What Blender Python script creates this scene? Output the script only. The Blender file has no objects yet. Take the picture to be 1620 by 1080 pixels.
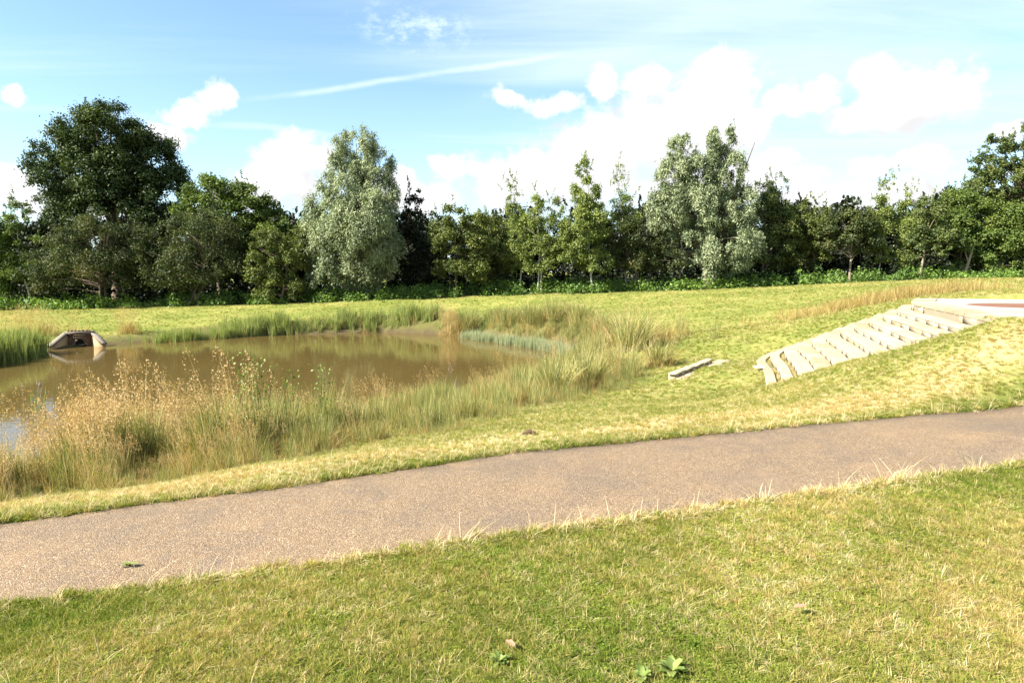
import bpy, math, random
import numpy as np
from mathutils import Vector
random.seed(5)
rng = np.random.default_rng(11)
scene = bpy.context.scene
COL = scene.collection

# ------------------------------------------------------------------ camera
H, F, HOR = 1.9, 1000.0, 430.0                 # eye height (m), focal length in photo pixels, horizon row
PITCH = math.atan((540 - HOR) / F)
cam_d = bpy.data.cameras.new('camera'); cam = bpy.data.objects.new('camera', cam_d); COL.objects.link(cam)
cam_d.sensor_width = 36; cam_d.lens = 36 * F / 1620
cam_d.clip_start = 0.05; cam_d.clip_end = 3000
cam.location = (0, 0, H); cam.rotation_euler = (math.radians(90) - PITCH, 0, 0)
scene.camera = cam

# ------------------------------------------------------------------ light and exposure
SUN_AZ = math.radians(247)                      # compass direction the light comes from (y = north)
SUN_EL = math.radians(39)
SKY_STRENGTH = 0.068
EXPOSURE = 1.94
SUN_STRENGTH = 5.0
scene.view_settings.view_transform = 'Standard'; scene.view_settings.look = 'None'
scene.view_settings.exposure = EXPOSURE; scene.view_settings.gamma = 1.0
scene.view_settings.use_curve_mapping = False
sd_ = bpy.data.lights.new('sun', 'SUN'); sun = bpy.data.objects.new('sun', sd_); COL.objects.link(sun)
sd_.energy = SUN_STRENGTH; sd_.angle = math.radians(0.53); sd_.color = (1.0, 0.95, 0.84)
sdir = Vector((math.sin(SUN_AZ) * math.cos(SUN_EL), math.cos(SUN_AZ) * math.cos(SUN_EL), math.sin(SUN_EL)))
sun.rotation_euler = sdir.to_track_quat('Z', 'Y').to_euler()

class NT:
    """small helper round a node tree"""
    def __init__(s, tree): s.t = tree; s.n = tree.nodes; s.l = tree.links
    def set(s, sock, v):
        if v is None: return
        if isinstance(v, bpy.types.NodeSocket): s.l.new(v, sock)
        else:
            if isinstance(v, tuple) and len(v) == 3 and sock.type == 'RGBA': v = (*v, 1)
            sock.default_value = v
    def node(s, typ, **kw):
        n = s.n.new(typ)
        for k, v in kw.items(): setattr(n, k, v)
        return n
    def math(s, op, a, b=None, c=None, clamp=False):
        n = s.node('ShaderNodeMath', operation=op, use_clamp=clamp)
        for i, v in enumerate((a, b, c)): s.set(n.inputs[i], v)
        return n.outputs[0]
    def vmath(s, op, a, b=None, scale=None):
        n = s.node('ShaderNodeVectorMath', operation=op)
        s.set(n.inputs[0], a); s.set(n.inputs[1], b)
        if scale is not None: s.set(n.inputs['Scale'], scale)
        return n.outputs['Value'] if op in ('LENGTH', 'DOT_PRODUCT', 'DISTANCE') else n.outputs[0]
    def noise(s, vec, scale, detail=4, rough=0.55, out='Fac', dist=0.0):
        n = s.node('ShaderNodeTexNoise'); s.set(n.inputs['Vector'], vec)
        n.inputs['Scale'].default_value = scale; n.inputs['Detail'].default_value = detail
        n.inputs['Roughness'].default_value = rough; n.inputs['Distortion'].default_value = dist
        return n.outputs[out]
    def maprange(s, v, a, b, c=0.0, d=1.0, smooth=True):
        n = s.node('ShaderNodeMapRange', interpolation_type='SMOOTHSTEP' if smooth else 'LINEAR')
        s.set(n.inputs[0], v)
        for i, x in enumerate((a, b, c, d)): s.set(n.inputs[1 + i], x)
        return n.outputs[0]
    def mix(s, f, a, b, blend='MIX'):
        n = s.node('ShaderNodeMix', data_type='RGBA', blend_type=blend)
        s.set(n.inputs[0], f); s.set(n.inputs[6], a); s.set(n.inputs[7], b)
        return n.outputs[2]
    def ramp(s, f, stops, interp='LINEAR'):
        n = s.node('ShaderNodeValToRGB'); s.set(n.inputs[0], f)
        cr = n.color_ramp; cr.interpolation = interp
        while len(cr.elements) < len(stops): cr.elements.new(0.5)
        for e, (p, c) in zip(cr.elements, stops): e.position = p; e.color = (*c, 1)
        return n.outputs[0]
    def sep(s, v):
        n = s.node('ShaderNodeSeparateXYZ'); s.set(n.inputs[0], v); return n.outputs
    def comb(s, x=0.0, y=0.0, z=0.0):
        n = s.node('ShaderNodeCombineXYZ')
        for i, v in enumerate((x, y, z)): s.set(n.inputs[i], v)
        return n.outputs[0]

def ray(px, py):
    """view direction through a pixel of the photograph"""
    a, b = (px - 810) / F, (540 - py) / F
    c, s = math.cos(PITCH), math.sin(PITCH)
    return np.array([a, c + b * s, -s + b * c])
def at_y(px, py, Y):
    r = ray(px, py); return np.array([0, 0, H]) + r * (Y / r[1])
def at_z(px, py, z):
    r = ray(px, py); return np.array([0, 0, H]) + r * ((z - H) / r[2])
def azel(px, py):
    r = ray(px, py); r = r / np.linalg.norm(r)
    return math.atan2(r[0], r[1]), math.asin(r[2])

# ------------------------------------------------------------------ world: Nishita sky with clouds all round
world = bpy.data.worlds.new('World'); scene.world = world; world.use_nodes = True
w = NT(world.node_tree); w.n.clear()
sky = w.node('ShaderNodeTexSky', sky_type='NISHITA')
sky.sun_disc = False; sky.sun_elevation = SUN_EL; sky.sun_rotation = SUN_AZ
sky.altitude = 50; sky.air_density = 1.0; sky.dust_density = 0.6; sky.ozone_density = 2.0
d = w.node('ShaderNodeTexCoord').outputs['Generated']
dx, dy, dz = w.sep(d)
az = w.math('ARCTAN2', dx, dy); el = w.math('ARCSINE', dz)
P0 = w.comb(az, el, 0.0)
nz = w.noise(d, 9.0, 6, 0.6, 'Color')
off = w.vmath('MULTIPLY', w.vmath('SUBTRACT', nz, (0.5, 0.5, 0.5)), (0.10, 0.075, 0.0))
P = w.vmath('ADD', P0, off)
CLOUDS = [  # centre and half size in photo pixels
    (345,160,30,22),(303,175,36,18),(270,208,38,20),(25,305,70,32),(4,146,18,16),(470,258,50,36),(440,290,70,42),(400,310,60,30),
    (722,266,28,20),(1145,118,42,38),(1030,128,38,28),(1090,195,125,70),(1000,225,105,62),(1155,212,60,40),(1140,160,55,48),
    (955,135,22,30),(880,160,34,20),(812,155,40,15),(1393,113,40,34),(1440,152,95,50),(1375,174,80,28),(1288,145,28,24),(1233,163,28,22),
    (1465,247,50,20),(1372,256,44,16),(1605,192,34,14),(880,290,150,48),(1130,285,140,50),(1420,305,120,26),(640,310,90,26),(120,330,90,22),(1290,330,140,30)]
def cloud_field(Q):
    f = None
    for (cx, cy, rx, ry) in CLOUDS:
        a, e = azel(cx, cy)
        a2, _ = azel(cx + rx, cy); _, e2 = azel(cx, cy - ry)
        v = w.vmath('MULTIPLY', w.vmath('SUBTRACT', Q, (a, e, 0.0)), (1 / (a2 - a), 1 / (e2 - e), 0.0))
        g = w.math('SUBTRACT', 1.0, w.vmath('LENGTH', v))
        if f is None: f = g
        else:
            n = w.node('ShaderNodeMath', operation='SMOOTH_MAX'); w.set(n.inputs[0], f); w.set(n.inputs[1], g); n.inputs[2].default_value = 0.18
            f = n.outputs[0]
    return f
f = cloud_field(P)
lit_side = w.math('SUBTRACT', cloud_field(w.vmath('ADD', P, (-0.012, 0.03, 0.0))), f)
fine = w.noise(d, 24.0, 7, 0.66)
f2 = w.math('ADD', f, w.math('MULTIPLY', w.math('SUBTRACT', fine, 0.5), 2.3))
cum = w.maprange(f2, -0.40, 0.38)
# other fair-weather clouds in the part of the sky behind and beside the camera
back = w.maprange(dy, 0.35, 0.1)
cum2 = w.math('MULTIPLY', w.math('MULTIPLY', w.maprange(w.noise(w.vmath('MULTIPLY', d, (1, 1, 2.2)), 3.2, 6, 0.55), 0.55, 0.68), back), w.maprange(el, 0.0, 0.12))
cum = w.math('MAXIMUM', cum, cum2)
# thin streaky cirrus on a high layer
zz = w.math('MAXIMUM', dz, 0.04)
hp = w.comb(w.math('DIVIDE', dx, zz), w.math('DIVIDE', dy, zz), 0.0)
hr = w.node('ShaderNodeMapping'); w.set(hr.inputs['Vector'], hp)
hr.inputs['Rotation'].default_value = (0, 0, math.radians(-32)); hr.inputs['Scale'].default_value = (0.22, 1.0, 1.0)
wisp = w.noise(hr.outputs[0], 1.1, 7, 0.62, 'Fac', 0.6)
broad = w.noise(hp, 0.28, 3, 0.5)
side = w.maprange(az, -0.42, 0.35, 0.0, 0.34)
cir = w.math('MULTIPLY', w.maprange(w.math('ADD', w.math('ADD', wisp, side), w.math('MULTIPLY', broad, 0.35)), 0.66, 1.25), 0.85)
low = w.maprange(el, 0.32, 0.02, 0.0, 0.55)
veil = w.math('MAXIMUM', cir, w.math('MULTIPLY', low, w.maprange(az, -0.75, 0.1, 0.55, 1.0)))
# old vapour trails
def trail(p, q, wid, amt, veil):
    a = Vector((*azel(*p), 0)); b = Vector((*azel(*q), 0)); u = (b - a).normalized(); L = (b - a).length
    rel = w.vmath('SUBTRACT', w.vmath('ADD', P0, w.vmath('MULTIPLY', off, (0.12, 0.12, 0))), tuple(a))
    t = w.vmath('DOT_PRODUCT', rel, tuple(u)); s = w.vmath('DOT_PRODUCT', rel, (-u.y, u.x, 0))
    s = w.math('ADD', s, w.math('MULTIPLY', w.math('POWER', w.math('SUBTRACT', w.math('DIVIDE', t, L), 0.5), 2.0), 0.03))
    prof = w.maprange(w.math('ABSOLUTE', s), wid, 0.0)
    along = w.math('MULTIPLY', w.maprange(t, -0.02, 0.25 * L), w.maprange(t, L, 0.75 * L))
    m = w.math('MULTIPLY', w.math('MULTIPLY', prof, along), w.maprange(w.noise(d, 14, 4, 0.6), 0.3, 0.6, amt * 0.45, amt))
    return w.math('ADD', veil, m, clamp=True)
veil = trail((370, 152), (925, 72), 0.0065, 0.62, veil)
veil = trail((700, 170), (1190, -10), 0.03, 0.14, veil)
veil = trail((320, 190), (560, 214), 0.007, 0.4, veil)
veil = trail((-80, 160), (300, 185), 0.008, 0.3, veil)
a_, e_ = azel(655, 48); flk = w.maprange(w.vmath('LENGTH', w.vmath('MULTIPLY', w.vmath('SUBTRACT', P, (a_, e_, 0.0)), (1 / 0.11, 1 / 0.035, 0.0))), 1.2, 0.2)
veil = w.math('ADD', veil, w.math('MULTIPLY', flk, w.maprange(w.noise(w.vmath('MULTIPLY', d, (1, 1, 1.8)), 38, 6, 0.7), 0.42, 0.68, 0.0, 0.6)), clamp=True)
und = w.math('ADD', w.maprange(w.math('ADD', lit_side, w.math('MULTIPLY', w.math('SUBTRACT', fine, 0.5), 0.5)), -0.15, 0.75, 1.0, 0.76), 0.0)
CW = 4.7
skyc = w.mix(1.0, sky.outputs[0], (0.90, 1.03, 1.05), 'MULTIPLY')
c1 = w.mix(w.math('ADD', w.math('MULTIPLY', veil, 0.92), 0.06), skyc, (CW * 0.80, CW * 0.95, CW * 1.03))
cc = w.vmath('SCALE', (CW, CW, CW * 1.01), scale=und)
c2 = w.mix(cum, c1, cc)
bg = w.node('ShaderNodeBackground'); w.set(bg.inputs[0], c2); bg.inputs[1].default_value = SKY_STRENGTH
w.l.new(bg.outputs[0], w.node('ShaderNodeOutputWorld').inputs[0])
world.cycles.sampling_method = 'MANUAL'; world.cycles.sample_map_resolution = 512

scene.render.engine = 'CYCLES'
cy = scene.cycles
cy.max_bounces = 5; cy.diffuse_bounces = 2; cy.glossy_bounces = 3; cy.transmission_bounces = 4; cy.transparent_max_bounces = 4
cy.use_denoising = True; cy.caustics_reflective = False; cy.caustics_refractive = False

# ------------------------------------------------------------------ mesh and object helpers
def tag(o, label=None, cat=None, group=None, kind=None):
    if label: o['label'] = label
    if cat: o['category'] = cat
    if group: o['group'] = group
    if kind: o['kind'] = kind
    return o
def link(name, me, parent=None, mat=None):
    o = bpy.data.objects.new(name, me); COL.objects.link(o)
    if parent is not None: o.parent = parent
    if mat is not None:
        me.materials.clear(); me.materials.append(mat)
    return o
def thing(name, loc, label, cat, group=None, rz=0.0):
    o = bpy.data.objects.new(name, None); COL.objects.link(o)
    o.location = tuple(float(v) for v in loc); o.rotation_euler = (0, 0, rz); o.empty_display_size = 0.2
    return tag(o, label, cat, group)
def npmesh(name, verts, quads=None, tris=None, attrs=None, smooth=False):
    """mesh straight from arrays; attrs: {name: (domain, values)}"""
    me = bpy.data.meshes.new(name)
    verts = np.asarray(verts, np.float32).reshape(-1, 3)
    faces = []
    nq = 0 if quads is None else len(quads); nt_ = 0 if tris is None else len(tris)
    loops = np.concatenate([np.asarray(quads, np.int32).ravel() if nq else np.zeros(0, np.int32), np.asarray(tris, np.int32).ravel() if nt_ else np.zeros(0, np.int32)])
    starts = np.concatenate([np.arange(nq, dtype=np.int32) * 4, nq * 4 + np.arange(nt_, dtype=np.int32) * 3])
    me.vertices.add(len(verts)); me.vertices.foreach_set('co', verts.ravel())
    me.loops.add(len(loops)); me.loops.foreach_set('vertex_index', loops)
    me.polygons.add(nq + nt_); me.polygons.foreach_set('loop_start', starts)
    if smooth: me.polygons.foreach_set('use_smooth', np.ones(nq + nt_, bool))
    me.update(calc_edges=True)
    for k, (dom, val) in (attrs or {}).items():
        a = me.attributes.new(k, 'FLOAT', dom); a.data.foreach_set('value', np.asarray(val, np.float32).ravel())
    me.validate()
    return me
def frame_of(d):
    d = d / np.linalg.norm(d); u = np.cross(d, [0, 0, 1.0])
    if np.linalg.norm(u) < 1e-3: u = np.array([1.0, 0, 0])
    u = u / np.linalg.norm(u); return u, np.cross(u, d)
class Tubes:
    """collects tapered tubes"""
    def __init__(s): s.v = []; s.q = []; s.n = 0
    def add(s, pts, radii, sides=6):
        pts = np.asarray(pts, float)
        for i, p in enumerate(pts):
            dd = pts[min(i + 1, len(pts) - 1)] - pts[max(i - 1, 0)]
            u, v = frame_of(dd)
            for k in range(sides):
                a = 2 * math.pi * k / sides
                s.v.append(p + radii[i] * (u * math.cos(a) + v * math.sin(a)))
        for i in range(len(pts) - 1):
            for k in range(sides):
                a = s.n + i * sides + k; b = s.n + i * sides + (k + 1) % sides
                s.q.append((a, b, b + sides, a + sides))
        s.n += len(pts) * sides
    def mesh(s, name): return npmesh(name, np.array(s.v), s.q, smooth=True)
def hexa(name, c8):
    """solid from 8 corners: bottom ring of four, top ring of four"""
    q = [(0, 3, 2, 1), (4, 5, 6, 7), (0, 1, 5, 4), (1, 2, 6, 5), (2, 3, 7, 6), (3, 0, 4, 7)]
    return npmesh(name, np.array(c8), q)
def hexa_worn(name, c8, b=0.012, jit=0.003):
    """the same with chamfered top edges so that it catches light like worn stone"""
    c = np.array(c8, float); lo, hi = c[:4], c[4:]
    ctr = hi.mean(0); up = hi.mean(0) - lo.mean(0); up = up / np.linalg.norm(up)
    inn = []
    for p in hi:
        v = ctr - p; v -= up * v.dot(up); inn.append(p + v / max(np.linalg.norm(v), 1e-6) * b * 1.3)
    top = np.array(inn) + rng.normal(0, jit, (4, 1)) * up
    sh = hi - up * b
    V = np.concatenate([lo, sh, top])
    q = [(0, 3, 2, 1), (8, 9, 10, 11)]
    for k in range(4):
        j = (k + 1) % 4
        q += [(k, j, 4 + j, 4 + k), (4 + k, 4 + j, 8 + j, 8 + k)]
    return npmesh(name, V, q)
def box8(x0, x1, y0, y1, z0, z1):
    return [(x0, y0, z0), (x1, y0, z0), (x1, y1, z0), (x0, y1, z0), (x0, y0, z1), (x1, y0, z1), (x1, y1, z1), (x0, y1, z1)]

# ------------------------------------------------------------------ materials
def newmat(name):
    m = bpy.data.materials.new(name); m.use_nodes = True
    t = NT(m.node_tree); t.n.clear(); t.out = t.node('ShaderNodeOutputMaterial'); return m, t
def attr(t, name, typ='GEOMETRY'):
    n = t.node('ShaderNodeAttribute', attribute_name=name, attribute_type=typ); return n.outputs['Fac']
def pos(t): return t.node('ShaderNodeNewGeometry').outputs['Position']
def leafmat(name, stops, trans=0.3, gloss=0.02, tcol=(1.15, 1.25, 0.55), hue_noise=0.0):
    m, t = newmat(name)
    tint = attr(t, 'tint')
    col = t.ramp(tint, stops)
    tr = t.mix(1.0, col, tcol, 'MULTIPLY')
    a = t.node('ShaderNodeBsdfDiffuse'); t.set(a.inputs[0], col)
    b = t.node('ShaderNodeBsdfTranslucent'); t.set(b.inputs[0], tr)
    s = t.node('ShaderNodeMixShader'); s.inputs[0].default_value = trans; t.l.new(a.outputs[0], s.inputs[1]); t.l.new(b.outputs[0], s.inputs[2])
    g = t.node('ShaderNodeBsdfGlossy'); g.inputs['Roughness'].default_value = 0.6; t.set(g.inputs[0], (1, 1, 1))
    s2 = t.node('ShaderNodeMixShader'); s2.inputs[0].default_value = gloss; t.l.new(s.outputs[0], s2.inputs[1]); t.l.new(g.outputs[0], s2.inputs[2])
    t.l.new(s2.outputs[0], t.out.inputs[0]); return m
def principled(name, col=None, rough=0.8, build=None, bump=0.0, bscale=40, spec=0.3):
    m, t = newmat(name)
    p = t.node('ShaderNodeBsdfPrincipled'); p.inputs['Roughness'].default_value = rough
    p.inputs['Specular IOR Level'].default_value = spec
    t.set(p.inputs['Base Color'], build(t) if build else col)
    if bump:
        b = t.node('ShaderNodeBump'); b.inputs['Strength'].default_value = bump; b.inputs['Distance'].default_value = 0.02
        t.set(b.inputs['Height'], t.noise(pos(t), bscale, 5, 0.65)); t.l.new(b.outputs[0], p.inputs['Normal'])
    t.l.new(p.outputs[0], t.out.inputs[0]); return m

def lawn_field(t, dry):
    """how dry (straw-coloured) the turf is at a place, 0..1; shared by the ground and by the blades standing on it"""
    p = pos(t); flat = t.vmath('MULTIPLY', p, (1, 1, 0.3))
    big = t.noise(flat, 0.33, 4, 0.55); mid = t.noise(flat, 1.7, 5, 0.65); fine = t.noise(flat, 9, 3, 0.6)
    s = t.math('ADD', t.math('MULTIPLY', big, 0.9), t.math('ADD', t.math('MULTIPLY', mid, 0.7), t.math('MULTIPLY', fine, 0.45)))
    s = t.math('ADD', t.math('SUBTRACT', s, 1.02), t.math('MULTIPLY', dry, 1.0))
    return t.maprange(s, -0.36, 0.54, 0.0, 1.0, False)

def m_lawn():
    m, t = newmat('lawn_turf')
    dry = attr(t, 'dry'); bare = attr(t, 'bare')
    fld = lawn_field(t, dry)
    p = pos(t)
    grain = t.noise(t.vmath('MULTIPLY', p, (1, 1, 0.4)), 34, 4, 0.7)
    streak = t.noise(t.vmath('MULTIPLY', p, (0.35, 2.2, 1)), 5, 4, 0.65)
    v = t.math('ADD', fld, t.math('ADD', t.math('MULTIPLY', t.math('SUBTRACT', grain, 0.5), 0.65), t.math('MULTIPLY', t.math('SUBTRACT', streak, 0.5), 0.28)), clamp=True)
    col = t.ramp(v, [(0.0, (0.075, 0.105, 0.020)), (0.3, (0.150, 0.175, 0.034)), (0.55, (0.225, 0.225, 0.056)), (0.8, (0.34, 0.295, 0.11)), (1.0, (0.44, 0.36, 0.17))])
    dark = t.math('MULTIPLY', t.maprange(t.noise(p, 55, 3, 0.7), 0.52, 0.66), 0.35)
    col = t.mix(dark, col, (0.045, 0.045, 0.012))
    soil = t.mix(t.noise(p, 6, 4), (0.055, 0.038, 0.020), (0.11, 0.08, 0.045))
    col = t.mix(bare, col, soil)
    pr = t.node('ShaderNodeBsdfPrincipled'); pr.inputs['Roughness'].default_value = 0.95; pr.inputs['Specular IOR Level'].default_value = 0.1
    t.set(pr.inputs['Base Color'], col)
    b = t.node('ShaderNodeBump'); b.inputs['Strength'].default_value = 0.9; b.inputs['Distance'].default_value = 0.035
    t.set(b.inputs['Height'], t.math('ADD', grain, t.math('MULTIPLY', t.noise(p, 90, 2, 0.6), 0.6)))
    t.l.new(b.outputs[0], pr.inputs['Normal']); t.l.new(pr.outputs[0], t.out.inputs[0]); return m
def m_blade(name, stops, bias=0.0, trans=0.35, own=0.85):
    """turf blades: colour follows the same dryness as the ground, plus each blade's own tint"""
    m, t = newmat(name)
    fld = lawn_field(t, attr(t, 'dry', 'INSTANCER'))
    v = t.math('ADD', t.math('ADD', fld, bias), t.math('MULTIPLY', t.math('SUBTRACT', attr(t, 'tint'), 0.5), own), clamp=True)
    col = t.ramp(v, stops)
    a = t.node('ShaderNodeBsdfDiffuse'); t.set(a.inputs[0], col)
    b = t.node('ShaderNodeBsdfTranslucent'); t.set(b.inputs[0], t.mix(1.0, col, (1.1, 1.15, 0.6), 'MULTIPLY'))
    s = t.node('ShaderNodeMixShader'); s.inputs[0].default_value = trans; t.l.new(a.outputs[0], s.inputs[1]); t.l.new(b.outputs[0], s.inputs[2])
    t.l.new(s.outputs[0], t.out.inputs[0]); return m
TURF = [(0.0, (0.095, 0.13, 0.022)), (0.35, (0.20, 0.222, 0.038)), (0.6, (0.29, 0.262, 0.062)), (0.8, (0.42, 0.315, 0.12)), (1.0, (0.50, 0.34, 0.16))]
M_LAWN = m_lawn()
M_BLADE = m_blade('turf_blade', TURF)
M_CLOVER = m_blade('clover_leaf', [(0.0, (0.075, 0.125, 0.018)), (0.5, (0.18, 0.225, 0.034)), (1.0, (0.33, 0.31, 0.075))], -0.05)
M_STRAW = m_blade('dry_straw', [(0.0, (0.30, 0.24, 0.09)), (0.5, (0.48, 0.38, 0.19)), (1.0, (0.62, 0.52, 0.32))], 0.0, 0.25)

def stone_col(t):
    p = pos(t); oi = t.node('ShaderNodeObjectInfo').outputs['Random']
    base = t.ramp(oi, [(0.0, (0.28, 0.215, 0.13)), (0.35, (0.36, 0.295, 0.195)), (0.7, (0.32, 0.27, 0.19)), (1.0, (0.40, 0.34, 0.24))])
    n = t.noise(p, 7, 5, 0.65)
    c = t.mix(t.maprange(n, 0.45, 0.72, 0, 0.6), base, (0.24, 0.165, 0.085))
    return t.mix(t.maprange(t.noise(p, 30, 4, 0.7), 0.45, 0.75, 0, 0.5), c, (0.14, 0.12, 0.09))
M_STONE = principled('sandstone', rough=0.9, build=stone_col, bump=0.5, bscale=28)
M_MORTAR = principled('mortar', rough=0.95, build=lambda t: t.mix(t.noise(pos(t), 12, 4), (0.19, 0.15, 0.10), (0.28, 0.23, 0.16)), bump=0.4)
M_CONC = principled('weathered_concrete', rough=0.9, build=lambda t: t.mix(t.noise(pos(t), 5, 5, 0.7), (0.11, 0.092, 0.07), (0.21, 0.18, 0.14)), bump=0.4, bscale=25)
M_BARK = principled('brown_bark', rough=0.95, build=lambda t: t.mix(t.noise(t.vmath('MULTIPLY', pos(t), (6, 6, 1)), 4, 4), (0.06, 0.045, 0.03), (0.16, 0.12, 0.085)), bump=0.6, bscale=14)
M_BIRCH = principled('pale_birch_bark', rough=0.8, build=lambda t: t.mix(t.maprange(t.noise(t.vmath('MULTIPLY', pos(t), (1, 1, 5)), 4, 4, 0.7), 0.5, 0.62), (0.46, 0.42, 0.35), (0.10, 0.08, 0.06)), bump=0.3)
M_TWIG = principled('grey_brown_branch', rough=0.9, build=lambda t: t.mix(t.noise(pos(t), 9, 3), (0.18, 0.14, 0.10), (0.30, 0.24, 0.17)))

# ------------------------------------------------------------------ the lie of the land
ZW = -1.3                                        # water level
def path_z(px): return -0.03 + 0.40 * (max(px, 0) / 1620.0) ** 1.5 if px >= 0 else -0.03 + px * 0.0002
NEAR_PX = [(-260, 1002), (0, 962), (400, 909), (810, 848), (1050, 818), (1215, 791), (1420, 763), (1620, 735), (1900, 700)]
FAR_PX = [(-260, 862), (0, 828), (270, 792), (540, 757), (810, 717), (1100, 689), (1300, 670), (1620, 639), (1900, 612)]
NEAR_W = np.array([at_z(a, b, path_z(a)) for a, b in NEAR_PX]); FAR_W = np.array([at_z(a, b, path_z(a)) for a, b in FAR_PX])

NS = 12                                          # courses of the stone steps, lowest first, the last is the paved platform
STEP_LO = np.array([(6.75, 16.2), (5.72, 14.6), (5.20, 12.9), (4.62, 11.3)])
STEP_HI = np.array([(10.6, 16.6), (9.0, 14.2), (7.95, 11.6), (7.05, 9.3)])
Z0, Z1 = -0.12, 1.22
def catmull(P, t):
    P = np.asarray(P, float); n = len(P) - 1
    Q = np.concatenate([[2 * P[0] - P[1]], P, [2 * P[-1] - P[-2]]])
    t = np.clip(np.atleast_1d(t), 0, 1) * n; i = np.minimum(t.astype(int), n - 1); u = (t - i)[:, None]
    a, b, c, d_ = Q[i], Q[i + 1], Q[i + 2], Q[i + 3]
    return 0.5 * (2 * b + (c - a) * u + (2 * a - 5 * b + 4 * c - d_) * u ** 2 + (3 * b - a - 3 * c + d_) * u ** 3)
def nosing(s, t): return catmull(STEP_LO * (1 - s) + STEP_HI * s, t)
def step_z(i): return Z1 if i == NS - 1 else Z0 + (Z1 - 0.05 - Z0) * i / (NS - 1)

ctrl = []
def cz(px, py, z): ctrl.append(at_z(px, py, z))
def cyy(px, py, Y): ctrl.append(at_y(px, py, Y))
def cw(x, y, z): ctrl.append(np.array([x, y, z], float))
for px, py in ((0, 1080), (400, 1080), (810, 1080), (1215, 1080), (1620, 1080)): cz(px, py, 0.02 + 0.12 * px / 1620)
for x in (-14, -5, 0, 5, 14): cw(x, -4, 0.02 * x); cw(x, -20, 0.02 * x)
for p in NEAR_W: cw(*p)
for p in FAR_W: cw(*p)
for p, q in zip(NEAR_W, FAR_W): cw(*((p + q) / 2))
for px, py, z in ((0, 800, -0.45), (250, 768, -0.40), (480, 728, -0.36), (700, 692, -0.33), (900, 645, -0.38), (1060, 606, -0.50),
                  (400, 742, -0.20), (810, 690, -0.03), (1000, 660, 0.0), (1150, 640, -0.02), (1100, 600, -0.40), (1130, 575, -0.36), (1170, 600, -0.27)):
    cz(px, py, z)
for px, py, Y in ((0, 492, 39.5), (200, 488, 39.8), (400, 482, 40), (620, 474, 40), (800, 467, 40), (1000, 462, 40), (1140, 457, 40), (1300, 448, 41),
                  (1450, 441, 41.5), (1620, 438, 41.5), (150, 515, 32), (500, 503, 34), (760, 500, 34), (1000, 486, 32), (900, 498, 29), (1050, 520, 23),
                  (1130, 520, 21), (1250, 505, 21), (1330, 490, 22), (1420, 466, 27), (1560, 458, 27), (1620, 462, 22), (1180, 548, 17), (1000, 545, 19.5)):
    cyy(px, py, Y)
for x, z in ((-45, -1.0), (-30, -0.7), (-10, -0.1), (10, 0.8), (30, 1.6), (45, 1.7)): cw(x, 52, z); cw(x, 75, z)
for i in range(NS):                              # turf hugging the steps at both ends
    s = i / (NS - 1); P4 = STEP_LO * (1 - s) + STEP_HI * s; z = step_z(i)
    e = P4[3] - P4[2]; e = e / np.linalg.norm(e)
    cw(*(P4[3] + e * 0.12), z - (0.05 if i < 2 else 0.015)); cw(*(P4[3] + e * 0.7), z - (0.04 if i < 2 else -0.03))
    if i % 2 == 0: cw(P4[0][0] - 0.1, P4[0][1] + 0.25, z - 0.09)
cw(5.0, 14.6, -0.27); cw(4.6, 13.0, -0.27)
for x, y, z in ((12, 14, 1.16), (12, 10, 1.18), (16, 13, 1.25), (10.2, 9.4, 1.2), (14, 20, 1.25), (9.0, 7.6, 1.05), (20, 12, 1.4), (13, 6, 0.75)): cw(x, y, z)
ctrl = np.array(ctrl)
# thin duplicates then fit a slightly smoothed thin-plate spline
def tps_fit(C, lam=0.02):
    X = C[:, :2]; n = len(X)
    r2 = ((X[:, None] - X[None]) ** 2).sum(-1); K = 0.5 * r2 * np.log(np.maximum(r2, 1e-9))
    A = np.zeros((n + 3, n + 3)); A[:n, :n] = K + lam * np.eye(n) ; A[:n, n] = 1; A[:n, n + 1:] = X
    A[n:, :n] = A[:n, n:].T
    return X, np.linalg.solve(A, np.concatenate([C[:, 2], [0, 0, 0]]))
TX, TW = tps_fit(ctrl)
def tps(x, y):
    x = np.clip(np.asarray(x, float), -45, 45); y = np.clip(np.asarray(y, float), -18, 70)
    out = np.zeros(x.shape).ravel(); xf, yf = x.ravel(), y.ravel()
    for k in range(0, len(xf), 20000):
        a, b = xf[k:k + 20000], yf[k:k + 20000]
        r2 = (a[:, None] - TX[None, :, 0]) ** 2 + (b[:, None] - TX[None, :, 1]) ** 2
        out[k:k + 20000] = (0.5 * r2 * np.log(np.maximum(r2, 1e-9))) @ TW[:-3] + TW[-3] + TW[-2] * a + TW[-1] * b
    return out.reshape(x.shape)
POND_PX = [(-420, 812), (-160, 800), (0, 778), (60, 765), (200, 735), (400, 692), (600, 652), (750, 616), (850, 590), (925, 572), (935, 560), (890, 548), (800, 540),
           (760, 531), (600, 526), (400, 531), (250, 540), (130, 548), (60, 556), (20, 566), (-60, 590), (-200, 620), (-420, 640)]
POND = np.array([at_z(a, b, ZW)[:2] for a, b in POND_PX])
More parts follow.
